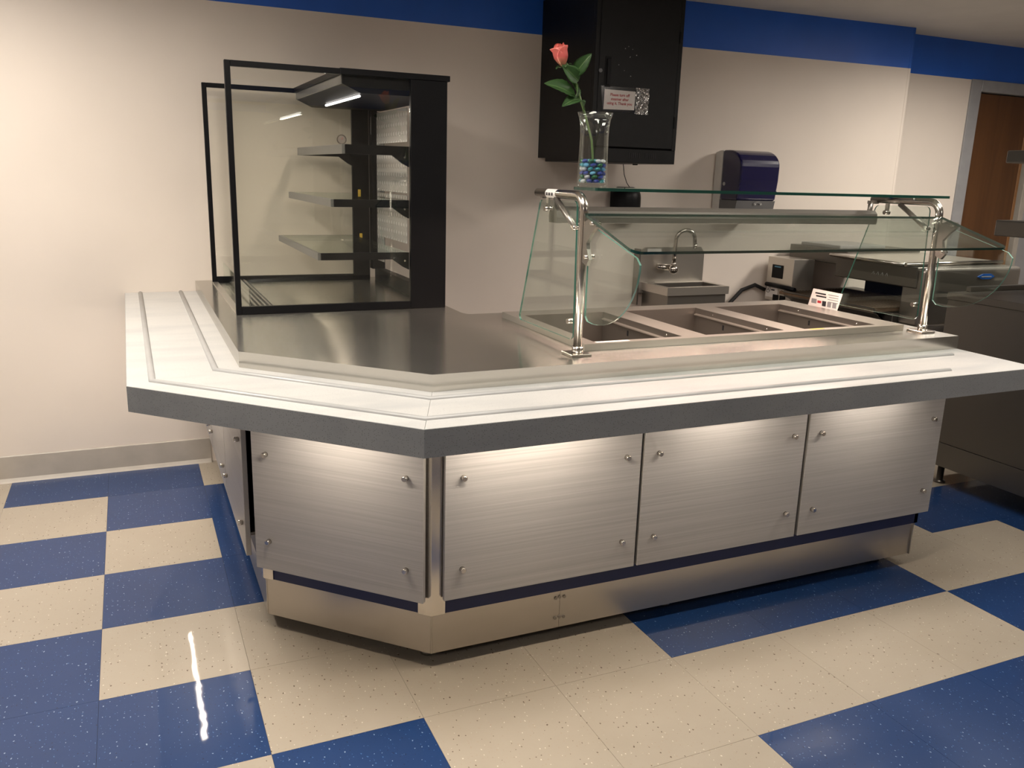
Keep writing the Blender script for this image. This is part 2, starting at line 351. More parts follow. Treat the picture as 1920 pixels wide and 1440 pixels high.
tm = {k: tile_mesh(MT[k]) for k in ('cream', 'bluet')}
tw = {k: tile_mesh(MT[k], 0, YW-.0+0) for k in ('cream', 'bluet')}
rest = B()
for c in range(-8, 21):
    for r in range(-1, 20):
        x, y = c*T, -(r+1)*T
        if x < XL or x+T > XR+.3 or y < YF: continue
        near = -4 <= c <= 14 and r <= 8
        k = 'bluet' if ((c, r) in BLUE if near else (c*7+r*5+c*r) % 5 < 2) else 'cream'
        if near: obj('floor_tile', tw[k] if r == -1 else tm[k], None, floor, local=(x, y, 0))
        else: rest.box(x+.0004, x+T-.0004, y+.0004, (YW if r == -1 else y+T)-.0004, -.0035, 0, mi=0 if k == 'cream' else 1)
o = obj('floor_tile_field', rest, [MT['cream'], MT['bluet']], floor); o['kind'] = 'stuff'
struct(obj('ceiling', B().box(XL, XR, YF, YW+.2, ZC, ZC+.08), MT['ceil']))
# back wall: long stretch, shallow bump-out and door stretch, all with a painted blue band on top
WP = [(XL, YW), (2.35, YW), (3.086, .262), (4.755, .183), (4.756, YW), (5.56, YW)]
def wall_strip(b, p, q, z0, z1, th=.12):
    for (a, c, mi) in ((z0, min(z1, ZB), 0), (max(z0, ZB), z1, 1)):
        if c <= a: continue
        b.prism([p, q, (q[0], max(p[1], q[1])+th), (p[0], max(p[1], q[1])+th)], 'z', a, c, mi)
b = B()
for p, q in zip(WP, WP[1:]):
    if abs(p[0]-q[0]) < .01:
        for a, c, mi in ((0, ZB, 0), (ZB, ZC, 1)): b.box(p[0]-.02, p[0], p[1], q[1], a, c, mi=mi)
    else: wall_strip(b, p, q, 0, ZC)
wall_strip(b, (5.56, YW), (7.20, YW), 2.14, ZC); wall_strip(b, (7.20, YW), (XR, YW), 0, ZC)
b.box(5.4, 7.4, .80, .86, 0, 2.3, mi=0)
struct(obj('wall_back', b, [MT['wall'], MT['blue']]))
for nm, bx in (('wall_left', (XL-.1, XL, YF, YW+.1)), ('wall_right', (XR, XR+.1, YF, YW+.1)), ('wall_front', (XL, XR, YF-.1, YF))):
    bb = B(); bb.box(*bx, 0, ZB, mi=0); bb.box(*bx, ZB, ZC, mi=1); struct(obj(nm, bb, [MT['wall'], MT['blue']]))
def cove(x0, x1, y0, y1):
    b = B(); prof = [(0, 0), (-.022, 0), (-.016, .006), (-.008, .018), (-.006, .122), (-.003, .126), (0, .126)]
    for (d0, z0), (d1, z1) in zip(prof, prof[1:]):
        vs = [b.bm.verts.new(v) for v in ((x0, y0+d0, z0), (x1, y1+d0, z0), (x1, y1+d1, z1), (x0, y0+d1, z1))]; b.bm.faces.new(vs)
    return b
struct(obj('baseboard_back', cove(XL, .47, YW-.001, YW-.001), MT['base']))
struct(obj('baseboard_right', cove(3.1, 4.755, .261, .182), MT['base']))
# door
d = thing('door_1', 'x', 'x', (6.0, YW, 0)); del d['label']; del d['category']; struct(d)
b = B(); b.box(5.517, 5.618, YW-.012, YW+.10, 0, 2.176, .003); b.box(5.618, 7.15, YW-.012, YW+.10, 2.10, 2.176, .003); b.box(7.15, 7.25, YW-.012, YW+.10, 0, 2.176, .003); b.box(5.618, 7.15, YW+.065, YW+.10, 2.07, 2.10)
obj('door_frame', b, MT['frame'], d)
obj('door_leaf', B().box(5.622, 6.185, YW+.030, YW+.072, .008, 2.094, .002), MT['wood'], d)
obj('door_edge', B().box(6.185, 6.212, YW+.028, YW+.074, .008, 2.094, .002), MT['wood_l'], d)
obj('meeting_gap', B().box(6.212, 6.268, YW+.075, YW+.09, .008, 2.094), MT['dark'], d)  # black strip stands in for the darkness of the opening between the leaves
obj('door_edge', B().box(6.268, 6.318, YW+.028, YW+.074, .008, 2.094, .002), MT['base'], d)
obj('door_leaf', B().box(6.318, 7.14, YW+.030, YW+.072, .008, 2.094, .002), MT['frame'], d)
# ceiling fixtures
for i, (x, y, sx, sy, wt) in enumerate(CEIL):
    lab = ['white ceiling light panel between the cream wall and the display case side of the counter', 'white ceiling light panel above the steel work cabinet near the door',
           'white ceiling light panel above the slanted corner of the tray rail', 'white ceiling light panel above the open end of the tray rail', 'white ceiling light panel over the open checkered floor away from the door', 'white ceiling light panel over the open checkered floor on the door side'][i]
    t = thing('ceiling_light', lab, 'ceiling light', (x, y, ZC-.03), 'ceiling light panels')
    b = B()
    for (a0, a1, b0, b1) in ((-sx/2, sx/2, -sy/2, -sy/2+.03), (-sx/2, sx/2, sy/2-.03, sy/2), (-sx/2, -sx/2+.03, -sy/2+.03, sy/2-.03), (sx/2-.03, sx/2, -sy/2+.03, sy/2-.03)):
        b.box(x+a0, x+a1, y+b0, y+b1, ZC-.03, ZC-.001)
    obj('trim_frame', b, MT['whitep'], t)
    obj('diffuser', B().box(x-sx/2+.03, x+sx/2-.03, y-sy/2+.03, y+sy/2-.03, ZC-.012, ZC-.006), MT['ltpanel'], t)
    ld = bpy.data.lights.new('panel_light', 'AREA'); ld.shape = 'RECTANGLE'; ld.size = sx-.07; ld.size_y = sy-.07; ld.energy = wt; ld.color = WARM; ld.spread = math.radians(165)
    lo = bpy.data.objects.new('panel_light', ld); link(lo, t, (x, y, ZC-.016))
# ================================================================== COUNTER BASE
ZT = .865; ZS = .9145
CB = thing('counter_base', 'navy serving counter base with grey streaked panels and steel kick plate', 'counter', (1.6, -1.3, 0))
LN = [(.487, YW-.002), (.487, -1.40), (.905, -1.82), (2.90, -1.82), (2.90, -.93), (1.33, -.93), (1.33, YW-.002)]
def seg_wall(b, p, q, z0, z1, th, off=0.0):
    p = Vector(p); q = Vector(q); t = (q-p).normalized(); n = Vector((t.y, -t.x))  # right-hand side = outside for this order (counter-clockwise seen below)
    a, c = p-n*off, q-n*off
    b.prism([tuple(a), tuple(c), tuple(c-n*th), tuple(a-n*th)], 'z', z0, z1)
# outside is on the left of travel direction for LN order -> compute from centroid
def outward(p, q):
    p = Vector(p); q = Vector(q); t = (q-p).normalized(); return Vector((-t.y, t.x))*-1
b = B()
for p, q in zip(LN, LN[1:]):
    n = Vector(((Vector(q)-Vector(p)).normalized().y, -(Vector(q)-Vector(p)).normalized().x))*-1
    P_, Q_ = Vector(p), Vector(q); mid = (P_+Q_)/2
    if p[0] == q[0] == .487: n = Vector((-1, 0))
    elif p == (.487, -1.40): n = Vector((-1, -1)).normalized()
    elif p[1] == q[1] == -1.82: n = Vector((0, -1))
    elif p[0] == q[0] == 2.90: n = Vector((1, 0))
    elif p[1] == q[1] == -.93: n = Vector((0, 1))
    else: n = Vector((1, 0))
    b.prism([tuple(P_), tuple(Q_), tuple(Q_-n*.018), tuple(P_-n*.018)], 'z', .18, ZT-.0005)
b.prism([(.50, YW-.01), (.50, -1.39), (.91, -1.80), (2.88, -1.80), (2.88, -.95), (1.32, -.95), (1.32, YW-.01)], 'z', .18, .20)
obj('carcass', b, MT['navy'], CB)
def kick(p, q, n, nm='kick_plate'):
    p, q, n = Vector(p), Vector(q), Vector(n).normalized(); b = B()
    P_, Q_ = p-n*.006, q-n*.006
    b.prism([tuple(P_), tuple(Q_), tuple(Q_-n*.004), tuple(P_-n*.004)], 'z', .05, .172)
    b.prism([tuple(P_+n*.004), tuple(Q_+n*.004), tuple(Q_-n*.006), tuple(P_-n*.006)], 'z', .172, .1795)
    return obj(nm, b, MT['steel_kick'], CB)
kick((.487, YW-.01), (.487, -1.40), (-1, 0)); kick((.487, -1.40), (.905, -1.82), (-1, -1))
k1 = kick((.905, -1.82), (1.3365, -1.82), (0, -1)); k2 = kick((1.3375, -1.82), (2.89, -1.82), (0, -1)); kick((2.89, -1.82), (2.89, -.95), (1, 0))
for x, z in ((1.322, .155), (1.335, .157), (1.352, .155), (1.322, .085), (1.337, .087), (1.352, .085)):
    obj('screw', B().tube([(x, -1.812, z), (x, -1.8175, z)], .0055, 10), MT['steel_dk'], k1 if x < 1.337 else k2)
for x, y in ((.56, -1.25), (.56, 0.1), (.93, -1.72), (1.8, -1.72), (2.80, -1.72), (2.80, -1.02), (1.5, -1.02), (1.25, .1)):
    obj('foot', B().tube([(x, y, 0), (x, y, .012), (x, y, .013), (x, y, .182)], [.026, .026, .014, .014], 14), MT['steel_dk'], CB)
def corner_post(c, n1, n2, wd=.042, z0=.18, z1=.79):
    c = Vector(c); n1 = Vector(n1).normalized(); n2 = Vector(n2).normalized(); b = B()
    t1 = Vector((-n1.y, n1.x)); t2 = Vector((-n2.y, n2.x))
    if t1.dot(n2) > 0: t1 = -t1
    if t2.dot(n1) > 0: t2 = -t2
    m = (n1+n2).normalized(); k = .004/m.dot(n1)
    o = c+m*k
    b.prism([tuple(x) for x in (c+t1*wd, c+t1*wd+n1*.004, o, c+t2*wd+n2*.004, c+t2*wd, c)], 'z', z0, z1)
    return obj('corner_post', b, MT['chrome'], CB)
corner_post((.905, -1.82), (-1, -1), (0, -1)); corner_post((.487, -1.40), (-1, 0), (-1, -1), .036)
def knob(parent, x, y, z, n):
    n = Vector((n[0], n[1], 0)).normalized(); p = Vector((x, y, z)); b = B()
    b.tube([p-n*.010, p+n*.0005, p+n*.001, p+n*.014, p+n*.016], [.006, .006, .0085, .0085, .0065], 16)
    return obj('standoff_knob', b, MT['chrome'], parent)
def panel(c, n, wd, z0, z1, lab=None, knobs=True):
    """c = 2d centre of the front face"""
    n = Vector((n[0], n[1])).normalized(); t = Vector((-n.y, n.x)); rot = math.atan2(t.y, t.x)
    b = B(); b.box(-wd/2, wd/2, -.0, .016, 0, z1-z0, .0012)
    for f in b.bm.faces:
        if abs(f.normal.y) < .5: f.material_index = 1
    # local +y must point inwards (-n)
    inw = Vector((-math.sin(rot), math.cos(rot)))
    if inw.dot(n) > 0: rot += math.pi
    o = obj('front_panel', b, [MT['panel'], MT['panel_edge']], CB, local=(c[0], c[1], z0), rotz=rot)
    for s in (-1, 1):
        for z in (.612, .328):
            p = Vector((s*(wd/2-.054), -.0005, z-z0)); w_ = Vector((c[0], c[1], z0))+Matrix.Rotation(rot, 3, 'Z')@p
            kb = B().tube([p+Vector((0, .006, 0)), p+Vector((0, -.0005, 0)), p+Vector((0, -.001, 0)), p+Vector((0, -.014, 0)), p+Vector((0, -.016, 0))], [.006, .006, .0085, .0085, .0065], 16)
            me = bpy.data.meshes.new('standoff_knob'); bmesh.ops.recalc_face_normals(kb.bm, faces=kb.bm.faces[:])
            bmesh.ops.translate(kb.bm, verts=kb.bm.verts[:], vec=-p); kb.bm.to_mesh(me); kb.bm.free(); me.materials.append(MT['chrome'])
            ko = bpy.data.objects.new('standoff_knob', me); COL.objects.link(ko); ko.parent = o; ko.location = p; WL[ko.name] = w_
    return o
for x0, x1 in ((.936, 1.586), (1.597, 2.252), (2.266, 2.920)): panel(((x0+x1)/2, -1.845), (0, -1), x1-x0, .233, .786)
panel(((.462+.875)/2, (-1.420-1.833)/2), (-1, -1), math.hypot(.413, .413), .230, .786)
for y0, y1 in ((-1.335, -.760), (-.750, -.172), (-.160, .330)): panel((.442, (y0+y1)/2), (-1, 0), y1-y0, .233, .786)
# back rails between panels and carcass (the dark gap by the corner shows one)
obj('panel_rail', B().box(.4585, .4865, -1.33, .32, .690, .700), MT['steel'], CB); obj('panel_rail', B().box(.4585, .4865, -1.33, .32, .30, .31), MT['steel_dk'], CB)
obj('panel_rail', B().box(.96, 2.88, -1.8285, -1.8205, .70, .71), MT['steel_dk'], CB)
# ================================================================== TRAY SLIDE
TR = thing('tray_slide', 'white speckled tray rail with raised beads and thick grey edge around the counter', 'tray rail', (1.3, -1.8, .793))
O = [(.135, YW-.003), (.135, -1.513), (.772, -2.150), (2.975, -2.138)]     # outer line
I = [(.4445, YW-.003), (.4445, -1.369), (.901, -1.8255), (2.985, -1.8105)]  # inner line (under the steel skirt)
def lerp(a, b, t): return (a[0]+(b[0]-a[0])*t, a[1]+(b[1]-a[1])*t)
I2 = [(.50, YW-.003), (.50, -1.346), (.924, -1.770), (2.985, -1.755)]
for i, nm in enumerate(('tray_section',)*3):
    g = .0006 if i == 2 else 0
    a0, a1, b1, b0 = O[i], O[i+1], I2[i+1], I2[i]
    if i == 2: a0 = (a0[0]+.0009, a0[1]); b0 = (b0[0]+.0009, b0[1])
    obj(nm, B().prism([a0, a1, b1, b0], 'z', .795, ZT), MT['tray'], TR)
def offs(i, d):
    return
for i in range(3):   # grey edge band on the outer face
    p, q = Vector(O[i]), Vector(O[i+1]); t = (q-p).normalized(); n = Vector((t.y, -t.x))
    if n.dot(Vector((p+q)/2)-Vector((1.6, -.9))) < 0: n = -n
    th = .0012
    j = [Vector(v) for v in O]
    def outp(k):
        ns = []
        for m_ in (k-1, k):
            if 0 <= m_ < 3:
                tt = (j[m_+1]-j[m_]).normalized(); nn = Vector((tt.y, -tt.x))
                if nn.dot((j[m_]+j[m_+1])/2-Vector((1.6, -.9))) < 0: nn = -nn
                ns.append(nn)
        mm = sum(ns, Vector((0, 0))).normalized(); return j[k]+mm*th/mm.dot(ns[0])
    obj('edge_band', B().prism([tuple(p), tuple(q), tuple(outp(i+1)), tuple(outp(i))], 'z', .793, ZT-.0008), MT['tray_edge'], TR)
obj('edge_band', B().box(2.9752, 2.9765, -2.139, -1.82, .793, ZT-.0008), MT['tray_edge'], TR)
def bead(pts, r=.0095):
    b = B(); n = len(pts)
    def sec(k):
        P_ = Vector(pts[k]); ds = []
        if k > 0: ds.append((Vector(pts[k])-Vector(pts[k-1])).normalized())
        if k < n-1: ds.append((Vector(pts[k+1])-Vector(pts[k])).normalized())
        ns = [Vector((-d_.y, d_.x)) for d_ in ds]; m_ = sum(ns, Vector((0, 0))).normalized(); s_ = 1/m_.dot(ns[0])
        return [b.bm.verts.new((P_.x+m_.x*s_*r*math.cos(a), P_.y+m_.y*s_*r*math.cos(a), ZT-.001+max(0, math.sin(a))*r*.95)) for a in [math.pi*q/8 for q in range(9)]]
    S_ = [sec(k) for k in range(n)]
    for a, c in zip(S_, S_[1:]):
        for q in range(8):
            f = b.bm.faces.new((a[q], a[q+1], c[q+1], c[q])); f.smooth = True
    b.bm.faces.new(S_[0]); b.bm.faces.new(S_[-1])
    return obj('bead', b, MT['bead'], TR)
bead([(.200, YW-.02), (.200, -1.478), (.800, -2.072), (2.62, -2.073)])
bead([(.376, YW-.02), (.376, -1.390), (.874, -1.893), (2.86, -1.888)])
def bracket(x, y, n):
    n = Vector(n).normalized(); b = B(); c = Vector((x, y)); t = Vector((-n.y, n.x))*.012
    b.prism([tuple(c-t), tuple(c+t), tuple(c+t+n*.26), tuple(c-t+n*.26)], 'z', .786, .7935)
    obj('bracket', b, MT['steel_dk'], TR)
# LED strips fixed under the rail
def strip(p, q, wt, lab):
    p, q = Vector(p), Vector(q); t = (q-p).normalized(); n = Vector((-t.y, t.x)); m = (p+q)/2
    th = thing('under_rail_light', lab, 'strip light', (m.x, m.y, .784), 'strip lights under the tray rail')
    obj('housing', B().prism([tuple(p-n*.014), tuple(q-n*.014), tuple(q+n*.014), tuple(p+n*.014)], 'z', .784, .7925), MT['whitep'], th)
    obj('diffuser', B().prism([tuple(p-n*.007), tuple(q-n*.007), tuple(q+n*.007), tuple(p+n*.007)], 'z', .780, .784), MT['led'], th)
    ld = bpy.data.lights.new('strip_light', 'AREA'); ld.shape = 'RECTANGLE'; ld.size = (q-p).length; ld.size_y = .013; ld.energy = wt; ld.color = (1, .84, .64)
    lo = bpy.data.objects.new('strip_light', ld); link(lo, th, (m.x, m.y, .779)); lo.rotation_euler = (0, 0, math.atan2(t.y, t.x))
strip((.305, -.785), (.305, .066), .9, 'glowing strip light under the tray rail along the side by the wall')
strip((.50, -1.64), (.70, -1.84), .8, 'glowing strip light under the slanted corner of the tray rail')
strip((.96, -1.965), (1.42, -1.965), 1.25, 'glowing strip light under the tray rail above the panel beside the corner post')
strip((1.72, -1.965), (2.05, -1.965), .4, 'glowing strip light under the tray rail above the middle front panel')
strip((2.35, -1.965), (2.70, -1.965), .2, 'glowing strip light under the tray rail above the panel at the open end')
# ================================================================== STEEL COUNTERTOP
ST = thing('steel_countertop', 'brushed stainless steel countertop wrapping the corner of the serving counter', 'countertop', (1.6, -1.0, ZT))
Z0 = ZT+.0004
obj('side_top', B().box(.445, 1.354, -.8562, YW-.002, Z0, ZS), MT['steel_top'], ST)
b = B()
hx0, hx1, hy0, hy1 = 1.492, 2.832, -1.642, -1.030
b.prism([(.445, -.8572), (.445, -1.370), (.901, -1.826), (hx0, -1.8218), (hx0, -.895), (1.369, -.895), (1.354, -.8572)], 'z', Z0, ZS)
b.prism([(hx0, -1.8218), (hx1, -1.8121), (hx1, hy0), (hx0, hy0)], 'z', Z0, ZS)
b.prism([(hx0, hy1), (hx1, hy1), (hx1, -.895), (hx0, -.895)], 'z', Z0, ZS)
b.prism([(hx1, -1.8121), (2.981, -1.811), (2.981, -.895), (hx1, -.895)], 'z', Z0, ZS)
obj('corner_top', b, MT['steel_top'], ST)
# ================================================================== HOT WELLS
HW = thing('hot_well', 'drop in stainless steel hot food well with three open pans', 'food warmer', (2.16, -1.34, .80))
fx0, fx1, fy0, fy1 = 1.465, 2.858, -1.664, -1.005; zf0, zf1 = ZS+.0004, .937
wx = [(1.515, 1.86), (1.957, 2.302), (2.395, 2.745)]; wy0, wy1 = -1.632, -1.098
b = B()
xs = [fx0]+[v for p in wx for v in p]+[fx1]
for k in range(0, len(xs), 2): b.box(xs[k], xs[k+1], fy0, fy1, zf0, zf1)
for x0, x1 in wx: b.box(x0, x1, fy0, wy0, zf0, zf1); b.box(x0, x1, wy1, fy1, zf0, zf1)
fr = obj('rim_frame', b, MT['steel'], HW)
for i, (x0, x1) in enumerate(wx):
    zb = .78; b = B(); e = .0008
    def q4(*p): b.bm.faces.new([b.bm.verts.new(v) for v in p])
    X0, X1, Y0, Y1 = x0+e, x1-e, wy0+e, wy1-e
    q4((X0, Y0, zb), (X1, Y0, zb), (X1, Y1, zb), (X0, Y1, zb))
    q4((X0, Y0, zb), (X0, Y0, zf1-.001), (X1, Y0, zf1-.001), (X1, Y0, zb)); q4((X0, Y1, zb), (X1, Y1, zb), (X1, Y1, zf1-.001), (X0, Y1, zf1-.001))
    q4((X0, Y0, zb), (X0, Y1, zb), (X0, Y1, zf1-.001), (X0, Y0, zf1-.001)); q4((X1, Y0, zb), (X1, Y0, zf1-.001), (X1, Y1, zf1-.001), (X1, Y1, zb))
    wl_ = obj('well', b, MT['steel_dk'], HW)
    # inner ledge along the right side and small screws
    obj('ledge', B().prism([(X1-.0005, .915), (X1-.012, .912), (X1-.012, .908), (X1-.0005, .908)], 'y', wy0+.01, wy1-.01), MT['steel'], wl_)
    for yy in (wy0+.09, wy1-.12):
        obj('rivet', B().sphere((X1-.002, yy, .925), .0035, (.6, 1, 1), 10, 6), MT['chrome'], wl_)
    for yy in (wy0+.18, wy0+.34):
        obj('slot', B().box(X1-.002, X1-.0006, yy, yy+.008, .875, .895), MT['dark'], wl_)
obj('warning_sticker', B().box(2.412, 2.475, wy0-.018, wy0-.006, zf1, zf1+.0006), MT['yellow'], HW)
obj('label_sticker', B().box(1.515, 1.64, wy0-.022, wy0-.004, zf1, zf1+.0006), MT['whitep'], HW)
# ================================================================== SNEEZE GUARD
PL, PR, PY = 1.412, 2.900, -1.714
SG = thing('sneeze_guard', 'glass sneeze guard on bent steel posts over the hot wells', 'sneeze guard', (2.15, -1.6, ZS))
def arc(c, r, a0, a1, n=8): return [(c[0]+r*math.cos(a0+(a1-a0)*k/n), c[1]+r*math.sin(a0+(a1-a0)*k/n)) for k in range(n+1)]
RP = .0135; ZA = 1.398; yb = -1.395
for X in (PL, PR):
    path = [(X, PY, ZS+.008), (X, PY, 1.20), (X, PY, ZA-.045)]+[(X, y, z) for y, z in arc((PY+.045, ZA-.045), .045, math.pi, math.pi/2)]+[(X, -1.55, ZA), (X, yb, ZA)]
    po = obj('post', B().tube(path, RP, 20), MT['chrome'], SG)
    obj('base_plate', B().box(X-.035, X+.035, PY-.030, PY+.042, ZS+.0003, ZS+.009, .001), MT['chrome'], po)
    obj('collar', B().tube([(X, PY, ZS+.009), (X, PY, ZS+.030)], .0175, 18), MT['chrome'], po)
    # strut from arm down to the post line
    st = B(); st.tube([(X-.004, -1.535, ZA-.014), (X-.004, -1.60, 1.345), (X-.004, -1.672, 1.300)], .0095, 10); obj('strut', st, MT['steel_dk'], SG)
    # curled bracket in front of the post carrying the sloping pane
    cp = [(-1.726, 1.205), (-1.752, 1.195), (-1.768, 1.215), (-1.752, 1.245), (-1.748, 1.262), (-1.775, 1.292), (-1.800, 1.312), (-1.795, 1.330), (-1.765, 1.336), (-1.735, 1.325), (-1.726, 1.30)]
    obj('scroll_bracket', B().prism(cp, 'x', X-.006, X+.006), MT['steel_dk'], SG)
    for (yy, zz) in ((-1.752, 1.222), (-1.782, 1.322)):
        obj('bolt', B().tube([(X-.014, yy, zz), (X+.020, yy, zz)], .006, 10), MT['chrome'], SG)
    for (yy, zz) in ((-1.472, 1.350), (-1.662, 1.014), (-1.668, 1.302)):
        obj('glass_clip', B().tube([(X-.013, yy, zz), (X+.012, yy, zz)], .0085, 12), MT['chrome'], SG)
    obj('hanger', B().box(X-.003, X+.003, -1.480, -1.464, 1.342, ZA-.010), MT['steel'], SG)
def pane(name, poly, x0, x1, edge='gedge_l', mat='sglass'):
    return obj(name, B().prism(poly, 'x', x0, x1, 0, 1), [MT[mat], MT[edge]], SG)
def rnd(poly, rads, n=5):
    out = []; N_ = len(poly)
    for i, p in enumerate(poly):
        r = rads[i]; P_ = Vector(p); a = (Vector(poly[i-1])-P_).normalized(); c = (Vector(poly[(i+1) % N_])-P_).normalized()
        if r == 0: out.append(p); continue
        h = a.angle(c)/2; d_ = r/math.tan(h); ce = P_+(a+c).normalized()*r/math.sin(h)
        s_, e_ = P_+a*d_, P_+c*d_
        a0 = math.atan2(*(s_-ce).yx); a1 = math.atan2(*(e_-ce).yx)
        while a1-a0 > math.pi: a1 -= 2*math.pi
        while a1-a0 < -math.pi: a1 += 2*math.pi
        out += [(ce.x+r*math.cos(a0+(a1-a0)*k/n), ce.y+r*math.sin(a0+(a1-a0)*k/n)) for k in range(n+1)]
    return out
for X in (PL, PR):
    side = rnd([(-1.418, 1.376), (-1.672, 1.382), (-1.684, .957), (-1.276, .957)], [.02, .02, .02, .015])
    pane('side_pane', side, X-.003, X+.003)
    ar = [(-1.7285, 1.318), (-2.000, 1.243)]+[(-2.020, 1.225)]+[(-1.775-.245*math.cos(a)*1.0, 1.23-.207*math.sin(a)) for a in [math.pi/2*k/12 for k in range(1, 13)]]+[(-1.745, 1.026), (-1.7285, 1.040)]
    pane('curved_pane', ar, X+.010, X+.016, 'gedge_c')
obj('top_shelf_glass', B().prism(rnd([(1.434, -1.742), (2.915, -1.742), (2.915, -1.592), (1.434, -1.592)], [.012]*4), 'z', ZA+RP+.0015, ZA+RP+.0105, 0, 1), [MT['sglass'], MT['gedge']], SG)
# sloping front pane: built flat then tilted
ya, za, yb2, zb2 = -1.742, 1.3445, -2.022, 1.258
ln = math.hypot(ya-yb2, za-zb2); ang = math.atan2(za-zb2, ya-yb2)
pb = B().prism(rnd([(1.400, 0), (1.400, -ln), (2.882, -ln), (2.882, 0)], [.01, .03, .03, .01]), 'z', -.004, .004, 0, 1)
pb.xf(Matrix.Translation((0, ya, za))@Matrix.Rotation(ang, 4, 'X'))
obj('sloping_pane', pb, [MT['sglass'], MT['gedge']], SG)
# lamp bar
lb = B(); prof = [(-1.447, 1.302), (-1.393, 1.302), (-1.390, 1.320), (-1.394, 1.342), (-1.408, 1.355), (-1.432, 1.355), (-1.446, 1.342), (-1.450, 1.320)]
lb.prism(prof, 'x', PL+.045, PR-.02); bar = obj('lamp_bar', lb, MT['steel_dk'], SG)
obj('lamp_diffuser', B().box(PL+.07, PR-.05, -1.437, -1.403, 1.3012, 1.3019), emit('lamp_bar_glow', (1, .72, .58), 2), bar)
for X in (PL+.06, PR-.035): obj('bar_bracket', B().tube([(X, -1.42, ZA-.012), (X, -1.42, 1.36), (X-.006, -1.42, 1.340)], .010, 10), MT['steel_dk'], SG)
for X in (PL, PR): obj('bar_arm', B().box(min(X, X+(.07 if X == PL else -.045)), max(X, X+(.07 if X == PL else -.045)), -1.428, -1.412, ZA-.017, ZA-.005), MT['steel_dk'], SG)
ld = bpy.data.lights.new('bar_light', 'AREA'); ld.shape = 'RECTANGLE'; ld.size = PR-PL-.12; ld.size_y = .03; ld.energy = 11; ld.color = (1, .72, .60)
lo = bpy.data.objects.new('bar_light', ld); link(lo, bar, ((PL+PR)/2, -1.42, 1.298))
sk = B().tube([(PL, -1.475, ZA), (PL, -1.545, ZA)], RP+.0006, 20, cap=False); lbl = obj('barcode_label', sk, MT['whitep'], SG)
for k in range(9):
    yy = -1.482-.006*k-(.002 if k % 3 == 0 else 0); hh = .002+.0012*(k % 3)
    obj('barcode_bar', B().box(PL-RP-.0012, PL-RP-.0002, yy, yy+hh*.8, ZA-.006, ZA+.003), MT['ink'], lbl)
# ================================================================== DISPLAY CASE
DX0, DX1, DY0, DY1, DZ1 = .515, 1.337, -.712, .257, 1.813
DC = thing('display_case', 'black framed glass pastry display case with three shelves on the steel counter', 'display case', (.93, -.23, ZS))
z0 = ZS+.0004
for ys, nm in (((DY0, DY0+.022), 'n'), ((DY1-.022, DY1), 'f')):
    b = B(); b.box(DX0, DX0+.020, *ys, z0, DZ1-.001, .0012); b.box(DX0+.020, 1.19, *ys, DZ1-.021, DZ1-.001, .0012); b.box(DX0+.020, 1.19, *ys, z0, z0+.030, .0012)
    fr = obj('side_frame', b, MT['black'], DC)
    ym = sum(ys)/2
    obj('side_glass', B().box(DX0+.0202, 1.1878, ym-.003, ym+.003, z0+.0302, DZ1-.0212), MT['glass'], fr)
    x1 = DX1 if nm == 'n' else 1.272
    obj('side_column', B().box(1.19, x1, *ys, z0, DZ1-.0205, .0012), MT['black'], DC)
obj('bottom_rail', B().box(DX0, DX0+.024, DY0+.022, DY1-.022, z0, z0+.006), MT['steel'], DC)
obj('bottom_rail', B().box(DX1-.04, DX1, DY0+.022, DY1-.022, z0, z0+.06, .001), MT['black'], DC)
obj('back_post', B().box(DX1-.05, DX1, DY1-.07, DY1-.022, z0+.06, DZ1-.09, .001), MT['black'], DC)
obj('back_post', B().box(DX1-.05, DX1, DY0+.022, DY0+.05, z0+.06, DZ1-.09, .001), MT['black'], DC)
obj('top_plate', B().box(.920, 1.347, DY0-.003, DY1+.003, DZ1-.020, DZ1+.001, .001), MT['black'], DC)
hood = B().prism([(.932, DZ1-.0205), (.932, 1.762), (1.000, 1.732), (DX1-.003, 1.732), (DX1-.003, DZ1-.0205)], 'y', DY0+.0225, DY1-.0225); obj('hood', hood, MT['black_m'], DC)
obj('hood_fascia', B().prism([(.9285, 1.792), (.9285, 1.763), (.9315, 1.761), (.9315, 1.792)], 'y', DY0+.024, DY1-.024), MT['grey_lip'], DC)
obj('hood_visor', B().prism([(.9319, DZ1+.0012), (.955, DZ1+.0012), (.955, DZ1+.003), (.9319, DZ1+.003)], 'y', DY0+.024, DY1-.024), MT['grey_lip'], DC)
lt = obj('lamp_tube', B().tube([(1.005, -.655, 1.724), (1.005, -.06, 1.724)], .0045, 12), MT['ledtube'], DC)
ld = bpy.data.lights.new('case_light', 'AREA'); ld.shape = 'RECTANGLE'; ld.size = .02; ld.size_y = .58; ld.energy = 2.4; ld.color = (1, .84, .68)
link(bpy.data.objects.new('case_light', ld), lt, (1.005, -.36, 1.716))
